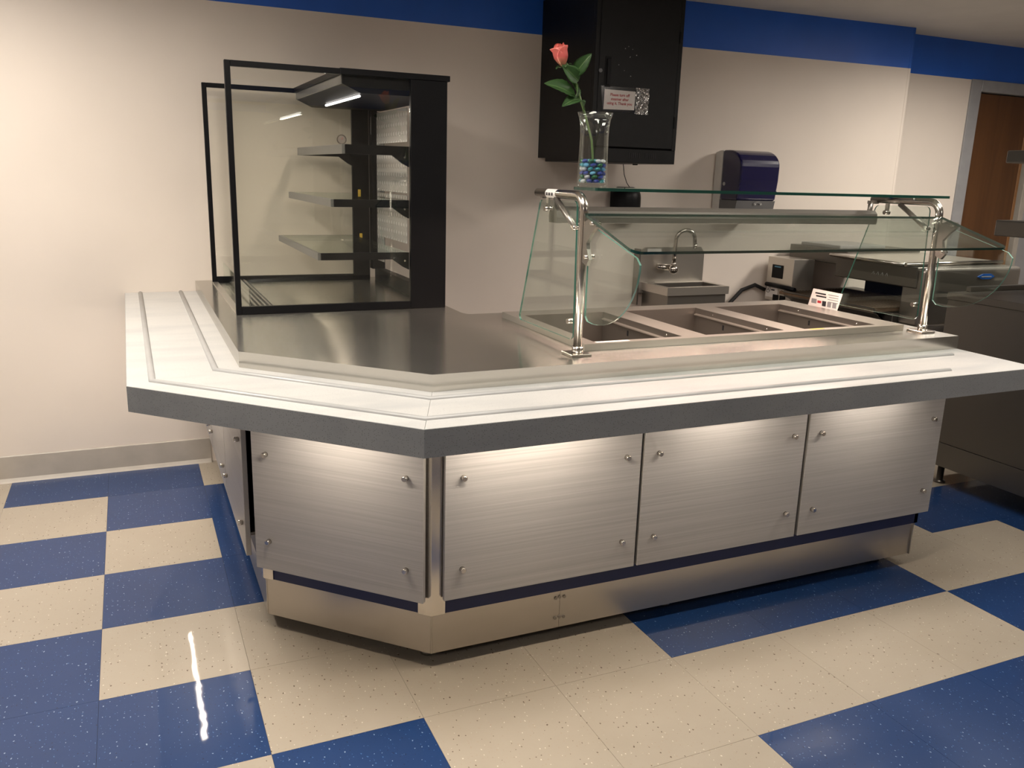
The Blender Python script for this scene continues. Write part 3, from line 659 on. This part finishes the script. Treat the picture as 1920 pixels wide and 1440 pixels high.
for X0, zt, th in ((.927, 1.546, .035), (.880, 1.342, .029), (.826, 1.138, .027)):
    ya, yb_ = DY0+.024, DY1-.024
    sh = obj('shelf', B().box(X0+.012, 1.19, ya+.012, yb_-.012, zt-.007, zt), MT['glass'], DC)
    obj('front_lip', B().box(X0, X0+.012, ya, yb_, zt-th, zt, .001), MT['grey_lip'], sh)
    for s, (p, q) in enumerate(((ya, ya+.012), (yb_-.012, yb_))):
        obj('arm', B().prism([(X0+.012, zt), (1.1898, zt), (1.1898, zt-th-.042), (1.165, zt-th-.030), (1.122, zt-th), (X0+.012, zt-th)], 'y', p, q), MT['black'], sh)
    obj('rear_bar', B().box(1.176, 1.188, ya+.012, yb_-.012, zt-.026, zt-.008), MT['black'], sh)
    obj('bolt', B().tube([(1.172, ya-.0015, zt-th-.006), (1.172, ya, zt-th-.006)], .004, 10), MT['chrome'], sh)
# rear doors of clear dimpled plastic
for (yA, yB, xx) in ((-.36, .12, 1.282), (.06, .18, 1.296)):
    for zA, zB in ((1.575, 1.715), (1.36, 1.555), (1.145, 1.35)) if yA < 0 else ((1.02, 1.70),):
        obj('rear_door', B().box(xx, xx+.003, yA, yB, zA, zB), MT['poly'], DC)
obj('door_handle', B().tube([(1.276, .195, 1.62), (1.276, .195, 1.702)], .005, 10), MT['yellow' if False else 'greyp'], DC)
obj('door_stile', B().box(1.2725, 1.30, .18, .2345, z0+.06, 1.731), MT['black'], DC)
for zz, xx in ((1.347, 1.222), (1.134, 1.227)): part_label(obj('level_tag', B().box(xx-.007, xx+.007, DY1-.0235, DY1-.0225, zz-.012, zz+.012), MT['yellow'], DC), 'small yellow tag')
ap = B().box(.566, .570, DY0+.026, DY1-.026, z0+.004, z0+.095); part_label(obj('front_guard', ap, MT['acryl'], DC), 'clear plastic guard')
vg = B(); vg.box(.590, .668, DY0+.03, DY1-.03, z0, z0+.012); gr = obj('air_grille', vg, MT['black'], DC)
for k in range(4): obj('slat', B().box(.596+.018*k, .604+.018*k, DY0+.034, DY1-.034, z0+.0122, z0+.0165), MT['steel_dk'], gr)
# ------------------------------------------------------------------ small dial on the top shelf
DT = thing('dial_thermometer', 'small round chrome dial thermometer on the top shelf of the display case', 'thermometer', (.955, -.565, 1.5462))
def disc(c, n, r, t):
    n = Vector(n).normalized(); c = Vector(c); return B().tube([c-n*t/2, c+n*t/2], r, 28)
nn = (-.25, -.97, 0); cc = Vector((.955, -.565, 1.5462+.0195))
obj('case', disc(cc, nn, .019, .012), MT['chrome'], DT); nv = Vector(nn).normalized()
df = obj('dial_face', disc(cc+nv*.0063, nn, .0145, .0008), plain('dial_grey', (.20, .17, .15), .4), DT)
obj('needle', B().tube([cc+nv*.0072, cc+nv*.0072+Vector((.006, 0, .009))], .0009, 6), MT['red'], DT)
# ================================================================== VASE, ROSE, GEMS
VX, VY, VZ = 1.471, -1.648, ZA+RP+.0107
VA = tag(obj('flower_vase', B().lathe([(0, 0), (.043, 0), (.0465, .004), (.0465, .012), (.0445, .06), (.0425, .15), (.0435, .175), (.047, .198), (.0535, .217), (.052, .2175), (.045, .198), (.041, .174), (.040, .15), (.042, .06), (.0435, .016), (.041, .0125), (0, .0125)], (VX, VY, VZ), 48), MT['vglass']), 'clear glass vase with flared rim holding glass gems and one rose', 'vase')
GC = [('blue', (.02, .05, .32)), ('teal', (.03, .28, .33)), ('green', (.02, .16, .06)), ('clear', (.62, .70, .70)), ('sky', (.12, .38, .62))]
gm = {}
for nm, c in GC:
    m, nt, p = mk('gem_'+nm); no = N(nt, 'ShaderNodeTexNoise', i_Scale=60.0); mx = N(nt, 'ShaderNodeMix', data_type='RGBA'); L(nt, no.outputs['Fac'], mx.inputs[0])
    mx.inputs[6].default_value = c4(c); mx.inputs[7].default_value = c4([min(1, v*1.8+.02) for v in c]); L(nt, mx.outputs[2], p.inputs['Base Color'])
    p.inputs['Roughness'].default_value = .05; p.inputs['Transmission Weight'].default_value = .45; p.inputs['IOR'].default_value = 1.5; gm[nm] = m
gmesh = {}
for nm, _ in GC:
    b = B().sphere((0, 0, 0), .0092, (1, 1, .62), 14, 9); me = bpy.data.meshes.new('glass_gem'); b.bm.to_mesh(me); b.bm.free(); me.materials.append(gm[nm]); gmesh[nm] = me
GL = dict(blue='deep blue glass gem in the flower vase', teal='teal glass gem in the flower vase', green='dark green glass gem in the flower vase', clear='clear glass gem in the flower vase', sky='sky blue glass gem in the flower vase')
for ly in range(6):
    ro = random.random()*6
    for (rr, n_) in ((0, 1), (.0188, 6), (.0318, 9)):
        for k in range(n_):
            a = ro+2*math.pi*k/n_+rr*40; nm = random.choices(['blue', 'teal', 'green', 'clear', 'sky'], [4, 4, 3, 2, 2])[0]
            g = obj('glass_gem', gmesh[nm], None, None, local=(VX+rr*math.cos(a), VY+rr*math.sin(a), VZ+.0185+.0117*ly))
            g.rotation_euler = (random.uniform(-.35, .35), random.uniform(-.35, .35), 0); tag(g, GL[nm], 'glass gem', nm+' glass gems in the vase')
RO = thing('rose', 'single coral pink rose bud with green leaves standing in the glass vase', 'flower', (VX, VY, VZ+.088))
RS = Vector((VX-1.515, VY+1.58, -.016))
sp = [(1.513, -1.58, VZ+.090), (1.514, -1.58, 1.520), (1.507, -1.58, 1.575), (1.486, -1.575, 1.640), (1.468, -1.57, 1.690), (1.455, -1.565, 1.730), (1.448, -1.56, 1.755), (1.438, -1.56, 1.772), (1.420, -1.56, 1.790)]
obj('stem', B().tube([Vector(q)+RS for q in sp], [.0034]*5+[.003]*4, 10), MT['stem'], RO)
bd = Vector((-.38, -.10, 1)).normalized(); bx_ = bd.orthogonal().normalized(); by_ = bd.cross(bx_); bc = Vector((1.410, -1.56, 1.782))+RS
def petal(a0, span, h, r, open_, tip, ph):
    def fn(u, v):
        a = a0+(v-.5)*span; edge = 1-abs(2*v-1)**2.6*.45
        t = u*edge
        rad = r*(math.sin(min(1, t*1.25+.08)*math.pi*.5)**.7)*(1-.42*max(0, t-.45)*(1-open_))+open_*.012*max(0, t-.7)*3
        zz = h*t+ (.004*math.sin(ph+v*5) if u > .8 else 0)
        curl = tip*max(0, u-.8)*5*(1-abs(2*v-1)**1.5)
        return bc+bx_*math.cos(a)*(rad+curl*.01)+by_*math.sin(a)*(rad+curl*.01)+bd*(zz-curl*.004)
    b = B().grid(fn, 12, 12); bmesh.ops.solidify(b.bm, geom=b.bm.faces[:], thickness=.0006)
    obj('petal', b, MT['petal'], RO)
for k in range(3): petal(k*2.1, 2.9, .058, .012, 0, .1, k)
for k in range(3): petal(.8+k*2.1, 3.0, .060, .018, .05, .25, k*2)
for k in range(3): petal(.2+k*2.1, 3.0, .054+.006*(k % 2), .0235, .25, .6, k*3)
for k in range(5):
    a = k*1.257
    def fn(u, v, a=a):
        wv = (v-.5)*.9*(1-u)**.8; rr = .006+.020*math.sin(u*1.7)
        return bc+bx_*math.cos(a+wv)*rr+by_*math.sin(a+wv)*rr+bd*(-.004+.012*u-.022*max(0, u-.5))
    b = B().grid(fn, 6, 4); bmesh.ops.solidify(b.bm, geom=b.bm.faces[:], thickness=.0005); obj('sepal', b, MT['leaf'], RO)
def leaf(base, tip, wd, nrm, bend=.01):
    base, tip = Vector(base)+RS, Vector(tip)+RS; ax = (tip-base); ln_ = ax.length; ax.normalize(); n_ = Vector(nrm); n_ = (n_-ax*n_.dot(ax)).normalized(); sd = ax.cross(n_)
    def fn(u, v):
        s_ = (v-.5)*2; w_ = wd*(math.sin(math.pi*min(1, u**.75))**.8)*(1 if u < .999 else 0)
        return base+ax*ln_*u+sd*s_*w_+n_*(bend*math.sin(math.pi*u)-abs(s_)*-.35*w_)+n_*.001*math.sin(u*40)*abs(s_)
    b = B().grid(fn, 14, 6); bmesh.ops.solidify(b.bm, geom=b.bm.faces[:], thickness=.0005)
    lf = obj('leaf', b, MT['leaf'], RO)
    obj('midrib', B().tube([base+ax*ln_*u+n_*(bend*math.sin(math.pi*u)-.0003) for u in [k/8 for k in range(8)]], .0009, 6), MT['stem'], lf)
leaf((1.447, -1.562, 1.757), (1.482, -1.60, 1.818), .021, (-.6, -.8, .1), .006)
leaf((1.459, -1.568, 1.742), (1.398, -1.575, 1.782), .022, (-.35, -.9, .2), .006)
leaf((1.455, -1.568, 1.735), (1.433, -1.600, 1.690), .012, (.8, -.6, .1), .004)
leaf((1.452, -1.566, 1.700), (1.342, -1.575, 1.727), .027, (.1, -.8, .6), .008)
leaf((1.466, -1.57, 1.692), (1.390, -1.60, 1.664), .019, (0, -.7, .7), .008)
leaf((1.463, -1.57, 1.695), (1.440, -1.56, 1.738), .013, (.5, -.8, .1), .004)
leaf((1.478, -1.572, 1.665), (1.452, -1.60, 1.685), .014, (.3, -.8, .3), .004)
# ================================================================== WALL CABINET
CX0, CX1, CY0, CY1, CZ0, CZ1 = 2.243, 2.732, -.247, YW-.0015, 1.525, 2.36
CA = thing('wall_cabinet', 'large black metal equipment cabinet mounted high on the cream wall', 'wall cabinet', (2.49, .05, CZ0))
obj('body', B().box(CX0, CX1, CY0+.03, .255, CZ0, CZ1, .002), MT['blackcab'], CA)
obj('wall_bracket', B().box(CX0+.001, CX1-.1, .255, CY1 if False else .30, CZ0+.02, CZ1-.02), MT['blackcab'], CA)
obj('wall_bracket', B().box(CX0+.001, 2.34, .300, CY1, CZ0+.02, CZ1-.02), MT['blackcab'], CA)
b = B(); b.box(CX0, CX1, CY0+.004, CY0+.03, CZ0, 1.592, .002); b.box(CX0, CX0+.02, CY0+.004, CY0+.03, 1.592, CZ1); b.box(CX1-.022, CX1, CY0+.004, CY0+.03, 1.592, CZ1, .001); obj('front_frame', b, MT['blackcab'], CA)
dr = obj('door', B().box(CX0+.022, CX1-.024, CY0, CY0+.028, 1.598, CZ1-.01, .003), MT['blackcab'], CA)
obj('handle_recess', B().box(2.296, 2.330, CY0-.004, CY0, 1.872, 2.010, .001), MT['black_m'], dr); obj('handle', B().box(2.304, 2.322, CY0-.012, CY0-.004, 1.880, 2.0, .003), MT['black'], dr)
obj('lock', disc((2.272, CY0-.002, 1.944), (0, -1, 0), .009, .005), MT['greyp_d'], dr)
for k in range(12): obj('vent_slot', B().box(2.46+.011*k+(.03 if k > 5 else 0), 2.466+.011*k+(.03 if k > 5 else 0), CY0+.0025, CY0+.005, 1.548, 1.575), MT['dark'], CA)
for zz in (1.70, 2.10): obj('hinge', B().box(CX1-.024, CX1-.012, CY0-.003, CY0+.012, zz, zz+.055, .001), MT['black'], CA)
for (xx, yy) in ((2.33, .1), (2.62, .1)): obj('rubber_bumper', B().tube([(xx, yy-.15, CZ0-.007), (xx, yy-.15, CZ0)], .014, 12), MT['rubber'], CA)
for k in range(9):
    xx, zz = random.choice([(2.42, 2.06), (2.40, 1.97), (2.41, 2.03)]); obj('paint_chip', disc((xx+random.uniform(-.03, .05), CY0-.0003, zz+random.uniform(-.06, .06)), (0, -1, 0), random.uniform(.0012, .0026), .0006), MT['greyp'], dr)
NO = thing('printed_notice', 'small white notice in a plastic sleeve taped to the black cabinet door', 'notice', (2.42, CY0, 1.77))
yN = CY0-.0016
obj('paper', B().prism([(2.300, 1.862), (2.474, 1.860), (2.470, 1.774), (2.298, 1.770)], 'y', yN-.0004, yN), MT['whitep'], NO)
obj('plastic_sleeve', B().prism([(2.278, 1.877), (2.475, 1.876), (2.479, 1.760), (2.294, 1.763)], 'y', yN-.0016, yN-.0012), MT['sleeve'], NO)
def wav(u, v):
    return Vector((2.474+.076*u, yN-.001-.004*math.sin(u*23+v*9)*math.sin(v*17+u*5)-.002*random.random(), 1.756+.122*v))
tp = B().grid(wav, 22, 26, smooth=False); part_label(obj('tape', tp, MT['tape'], NO), 'crinkled clear tape')
text_obj('lettering', 'Please turn off\nsteamer after\nusing it. Thank you', .0185, MT['red'], NO, (2.386, yN-.0008, 1.833), (1, 0, 0), (0, 0, 1), 'CENTER', spacing=1.05)
# hanging cord
cb_pts = [(2.72, .262, 1.60), (2.742, .268, 1.52), (2.752, .27, 1.47), (2.772, .27, 1.425), (2.80, .268, 1.39), (2.83, .262, 1.36)]
tag(obj('cord', B().tube(cb_pts, .0022, 8), MT['rubber']), 'thin dark cord hanging on the wall below the black cabinet', 'cord')
# ================================================================== DISPENSERS
def bump_y(x): return .262+(x-3.086)*(.183-.262)/(4.755-3.086) if x > 3.086 else YW+(x-2.35)*(.262-YW)/(3.086-2.35)
SD = thing('soap_dispenser', 'black domed soap dispenser mounted on the wall near the hand sink', 'soap dispenser', (2.77, .25, 1.19))
sx0, sx1, sz0, sz1 = 2.672, 2.86, 1.195, 1.402; yw_ = bump_y(2.77)
obj('backplate', B().box(sx0+.02, sx1-.02, yw_-.03, yw_+.028, sz0+.02, sz1-.01, .004), MT['black_m'], SD)
def dome(u, v):
    a = math.pi*v; z = sz0+(sz1-sz0)*u; e = (1-abs(2*u-1)**4)**.5 if 0 < u < 1 else 0
    return Vector(((sx0+sx1)/2-math.cos(a)*(sx1-sx0)/2*(.55+.45*e), yw_-.028-math.sin(a)*.085*e**.7, z))
obj('cover', B().grid(dome, 18, 20), MT['black'], SD)
obj('push_bar', B().box(sx0+.03, sx1-.03, yw_-.112, yw_-.100, sz0+.02, sz0+.06, .004), MT['black_m'], SD)
for xa, xb in ((2.745, 2.785), (2.793, 2.833)): obj('printed_mark', B().box(xa, xb, yw_-.098, yw_-.0955, 1.380, 1.3865), MT['greyp'], SD)
PT = thing('paper_towel_dispenser', 'dark blue paper towel dispenser with grey housing on the cream wall', 'towel dispenser', (3.50, .12, 1.25))
px0, px1 = 3.350, 3.625
obj('housing', B().prism([(.236, 1.25), (.236, 1.612), (.20, 1.622), (.170, 1.624), (.170, 1.25)], 'x', px0, px1), MT['lightp'], PT)
cv = [(.1695, 1.345), (.1695, 1.625)]+[(.12-.125*math.sin(a), 1.535+.090*math.cos(a)) for a in [math.pi/2*k/8 for k in range(0, 9)]]+[(-.004, 1.46), (.010, 1.345)]
cov = obj('cover', B().prism(cv, 'x', px0-.002, px1+.002), MT['darkblue'], PT); bpy.context.view_layer.update()
m = cov.modifiers.new('bev', 'BEVEL'); m.width = .012; m.segments = 4; m.limit_method = 'ANGLE'; m.angle_limit = math.radians(60)
obj('lower_body', B().prism([(.1695, 1.25), (.1695, 1.3448), (.010, 1.3448), (.022, 1.285), (.06, 1.25)], 'x', px0, px1), MT['greyp_d'], PT)
obj('lock', B().tube([(px0-.006, .135, 1.435), (px0-.001, .135, 1.435)], .010, 14), MT['greyp'], PT)
for k in (-1, 1): obj('indicator', disc((3.50+.02*k, .008, 1.325), (0, -1, 0), .006, .004), MT['greyp'], PT)
for rr in (.017, .026): obj('emblem_ring', B().tube([(3.50+rr*1.2*math.cos(a), .0085, 1.322+rr*.6*math.sin(a)) for a in [math.pi*k/12 for k in range(13)]], .0012, 6), MT['greyp'], PT)
# ================================================================== HAND SINK
SK = thing('hand_sink', 'stainless steel wall hand sink with gooseneck faucet and backsplash', 'sink', (3.13, .1, .72))
kx0, kx1, ky0, kr = 2.892, 3.315, -.035, .862
yb0 = .242
obj('backsplash', B().prism([(2.872, .80), (3.319, .80), (3.319, 1.030), (3.292, 1.064), (2.902, 1.064), (2.872, 1.04)], 'y', yb0-.012, yb0), MT['steel'], SK)
obj('wall_mount', B().box(2.862, 2.872, yb0-.012, .285, .73, 1.055), MT['steel_dk'], SK)
b = B(); b.box(kx0, kx1, ky0, ky0+.035, kr-.045, kr); b.box(kx0, kx0+.03, ky0+.035, yb0-.012, kr-.045, kr); b.box(kx1-.03, kx1, ky0+.035, yb0-.012, kr-.045, kr); b.box(kx0+.03, kx1-.03, yb0-.07, yb0-.012, kr-.045, kr)
obj('rim', b, MT['steel'], SK)
b = B(); bx0, bx1, by0, by1 = kx0+.03, kx1-.03, ky0+.035, yb0-.07
b.box(bx0, bx1, by0, by1, .735, .74); b.box(bx0, bx0+.003, by0, by1, .74, kr-.001); b.box(bx1-.003, bx1, by0, by1, .74, kr-.001); b.box(bx0+.003, bx1-.003, by0, by0+.003, .74, kr-.001); b.box(bx0+.003, bx1-.003, by1-.003, by1, .74, kr-.001)
obj('basin', b, MT['steel_dk'], SK)
b = B(); b.box(kx0+.012, kx1-.012, ky0+.012, ky0+.016, .70, kr-.0455); b.box(kx0+.012, kx0+.016, ky0+.016, .24, .70, kr-.0455); b.box(kx1-.016, kx1-.012, ky0+.016, .24, .70, kr-.0455); obj('apron', b, MT['steel_dk'], SK)
fa = obj('faucet', B().tube([(3.046, yb0-.012, .950), (3.046, .14, .950)], .019, 16).tube([(2.968, .205, .955), (3.038, .175, .952)], .017, 14).sphere((3.046, .145, .945), .030, (1, .9, .9)), MT['chrome'], SK)
gp = [(3.046, .145, .97), (3.046, .145, 1.05), (3.049, .145, 1.11)]+[(3.103-.054*math.cos(a), .145-.03*math.sin(a/2), 1.12+.05*math.sin(a)) for a in [math.pi*k/10 for k in range(0, 11)]]+[(3.160, .112, 1.085)]
obj('gooseneck', B().tube(gp, .0115, 14), MT['chrome'], fa); obj('aerator', B().tube([(3.160, .112, 1.095), (3.161, .111, 1.066)], .013, 14), MT['chrome'], fa); obj('collar', B().tube([(3.046, .145, .965), (3.046, .145, .985)], .015, 14), MT['chrome'], fa)
obj('notice_label', B().box(2.915, 3.01, yb0-.0135, yb0-.0122, 1.022, 1.056), MT['whitep'], SK)
obj('drain_pipe', B().tube([(3.13, .09, .736), (3.13, .09, .45), (3.13, .14, .42), (3.13, .238, .42)], .018, 12), MT['chrome'], SK)
# ================================================================== CONVEYOR OVEN ON STAND
OX0, OX1, OY0, OY1 = 3.820, 4.50, -.760, .175
OS = thing('oven_stand', 'dark steel stand under the conveyor oven', 'stand', (4.1, -.3, 0))
obj('stand_top', B().box(OX0, OX1, OY0-.10, OY1-.01, .665, .70, .002), MT['steel_dk'], OS)
for x in (OX0+.03, OX1-.03):
    for y in (OY0-.07, OY1-.05): obj('leg', B().tube([(x, y, 0), (x, y, .665)], .02, 12), MT['steel_dk'], OS)
obj('undershelf', B().box(OX0+.01, OX1-.01, OY0-.09, OY1-.02, .25, .27), MT['steel_dk'], OS)
OV = thing('conveyor_oven', 'stainless conveyor toaster oven with blue badge and dark opening behind the counter', 'oven', (4.1, -.3, .70))
for x in (OX0+.05, OX1-.05):
    for y in (OY0+.05, OY1-.05): obj('foot', B().tube([(x, y, .7003), (x, y, .745)], .018, 12), MT['rubber'], OV)
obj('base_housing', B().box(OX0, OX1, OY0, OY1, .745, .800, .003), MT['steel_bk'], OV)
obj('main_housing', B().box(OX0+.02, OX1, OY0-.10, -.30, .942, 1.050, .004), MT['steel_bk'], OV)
obj('rear_wall', B().box(4.30, OX1, OY0, -.10, .80, .942), MT['black_m'], OV)
obj('end_cover', B().box(OX0+.03, 4.585, OY0-.14, OY0, .742, 1.048, .022, 4), MT['steel_dk'], OV)
obj('top_lid', B().box(OX0-.005, OX1+.02, OY0-.03, -.285, 1.0505, 1.068, .004), MT['steel'], OV)
obj('lid_rail', B().tube([(OX0-.01, OY0-.045, 1.060), (OX1+.04, OY0-.045, 1.064)], .010, 12), MT['chrome'], OV); obj('lid_rail', B().tube([(OX0-.01, OY0-.045, 1.060), (OX0-.01, -.28, 1.062)], .008, 12), MT['chrome'], OV)
obj('rear_top', B().box(OX0+.10, OX1, -.30, .17, 1.0, 1.085, .003), MT['steel_bk'], OV); obj('vent_cap', B().box(OX0+.12, OX1-.2, -.22, .10, 1.0852, 1.105, .004), MT['greyp'], OV)
obj('bed', B().box(OX0-.12, 4.28, OY0+.02, -.02, .805, .822, .002), MT['tan'], OV)
for k in range(22): obj('belt_wire', B().tube([(OX0-.115+.024*k, OY0+.03, .8245), (OX0-.115+.024*k, -.03, .8245)], .0022, 6), MT['belt'], OV)
obj('front_skirt', B().prism([(OX0-.125, .822), (OX0-.12, .828), (OX0-.118, .80), (OX0-.02, .752), (OX0-.02, .745), (OX0-.03, .745)], 'y', OY0+.02, -.06), MT['steel_bk'], OV)
cbx = obj('control_box', B().box(OX0-.06, OX0+.10, -.055, .170, .745, 1.010, .002), MT['steel'], OV)
obj('display', B().box(OX0-.0625, OX0-.0602, .03, .125, .885, .965), MT['black'], cbx)
part_label(obj('display_readout', B().box(OX0-.0632, OX0-.0626, .05, .105, .95, .958), plain('blue_readout', (.08, .25, .38), .4), cbx), 'pale blue readout')
obj('handle_bar', B().tube([(OX0-.075, .15, .842), (OX0-.075, -.10, .836)], .013, 12), MT['black'], OV)
obj('rating_plate', B().box(OX0-.0625, OX0-.0602, .06, .165, .765, .838), MT['whitep'], cbx)
text_obj('lettering', 'UL', .022, MT['ink'], cbx, (OX0-.063, .157, .803), (0, -1, 0), (0, 0, 1)); obj('mark_ring', B().tube([(OX0-.063, .144+.02*math.cos(a), .811+.02*math.sin(a)) for a in [math.pi*k/10 for k in range(21)]], .0015, 6), MT['ink'], cbx); obj('printed_mark', B().box(OX0-.0632, OX0-.0626, .085, .115, .806, .814), MT['ink'], cbx)
for yy in (.015, .075): obj('socket', B().box(OX0-.064, OX0-.0602, yy-.025, yy+.02, .748, .785), MT['black'], cbx)
bg = B().prism([(4.235, .999), (4.275, 1.014), (4.335, 1.014), (4.365, .999), (4.330, .986), (4.270, .986)], 'y', OY0-.1445, OY0-.1402); part_label(obj('badge', bg, MT['badge'], OV), 'blue hexagonal badge')
obj('badge_bar', B().box(4.262, 4.338, OY0-.1462, OY0-.1446, .997, 1.002), MT['greyp'], OV)
for k, yy in enumerate((-.66, -.63, -.60, -.57)): obj('embossed_mark', B().tube([(OX0+.0185, yy, .985), (OX0+.0185, yy-.010, 1.0), (OX0+.0185, yy-.016, .985)], .002, 6), MT['greyp'], OV)
tag(obj('power_cable', B().tube([(OX0-.05, .190, .80), (OX0-.12, .20, .83), (OX0-.22, .20, .80), (OX0-.30, .205, .72), (OX0-.34, .205, .60)], .012, 10), MT['rubber']), 'thick black power cable arching out behind the conveyor oven controls', 'cable')
# ================================================================== INFO CARD
IC = thing('info_card', 'laminated white info card leaning against the end glass of the sneeze guard', 'sign', (2.885, -1.22, ZS))
cp = [(-1.118, ZS+.0006), (-1.290, ZS+.0006), (-1.315, 1.006), (-1.145, 1.008)]
obj('card', B().prism(cp, 'x', 2.8838, 2.8850), MT['whitep'], IC)
ydir = (0, 0, 1)
for k in range(2): obj('heading_line', B().box(2.8830, 2.8837, -1.222-.004*k, -1.160-.006*k, .988-.012*k, .994-.012*k), MT['ink'], IC)
for k in range(4): obj('text_line', B().box(2.8830, 2.8837, -1.295, -1.235-.006*(k % 2), .991-.010*k, .994-.010*k), MT['greyink'], IC)
for k in range(3): obj('picture', B().box(2.8830, 2.8837, -1.228-.03*k, -1.206-.03*k, .940, .962), MT['greyink'] if k else MT['ink'], IC)
obj('picture', B().box(2.8830, 2.8837, -1.172, -1.142, .945, .965), MT['greyink'], IC); obj('picture', B().box(2.8830, 2.8837, -1.200, -1.178, .950, .960), MT['red'], IC)
# ================================================================== TALL STEEL CABINET WITH OVERSHELF
UX0, UX1, UY0, UY1 = 3.780, 4.72, -2.75, -1.10
UC = thing('steel_cabinet', 'stainless steel work cabinet on short legs with two overshelves beside the serving counter', 'work cabinet', (4.25, -1.9, 0))
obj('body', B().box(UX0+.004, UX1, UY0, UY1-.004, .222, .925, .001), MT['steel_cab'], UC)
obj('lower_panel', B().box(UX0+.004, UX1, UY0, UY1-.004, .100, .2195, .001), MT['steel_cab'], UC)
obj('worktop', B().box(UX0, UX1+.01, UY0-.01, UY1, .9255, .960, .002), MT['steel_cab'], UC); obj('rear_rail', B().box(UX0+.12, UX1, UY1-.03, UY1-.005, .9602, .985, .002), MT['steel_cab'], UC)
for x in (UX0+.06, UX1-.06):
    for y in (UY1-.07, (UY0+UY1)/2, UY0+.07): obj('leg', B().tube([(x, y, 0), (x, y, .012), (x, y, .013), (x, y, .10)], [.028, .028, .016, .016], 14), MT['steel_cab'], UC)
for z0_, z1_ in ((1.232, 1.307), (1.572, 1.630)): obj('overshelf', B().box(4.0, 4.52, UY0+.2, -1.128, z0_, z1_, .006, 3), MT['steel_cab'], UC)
for y in (-1.75, -2.45): obj('shelf_post', B().box(4.24, 4.28, y-.02, y+.02, .9603, 1.232, .002), MT['steel'], UC); obj('shelf_post', B().box(4.24, 4.28, y-.02, y+.02, 1.307, 1.572, .002), MT['steel'], UC)
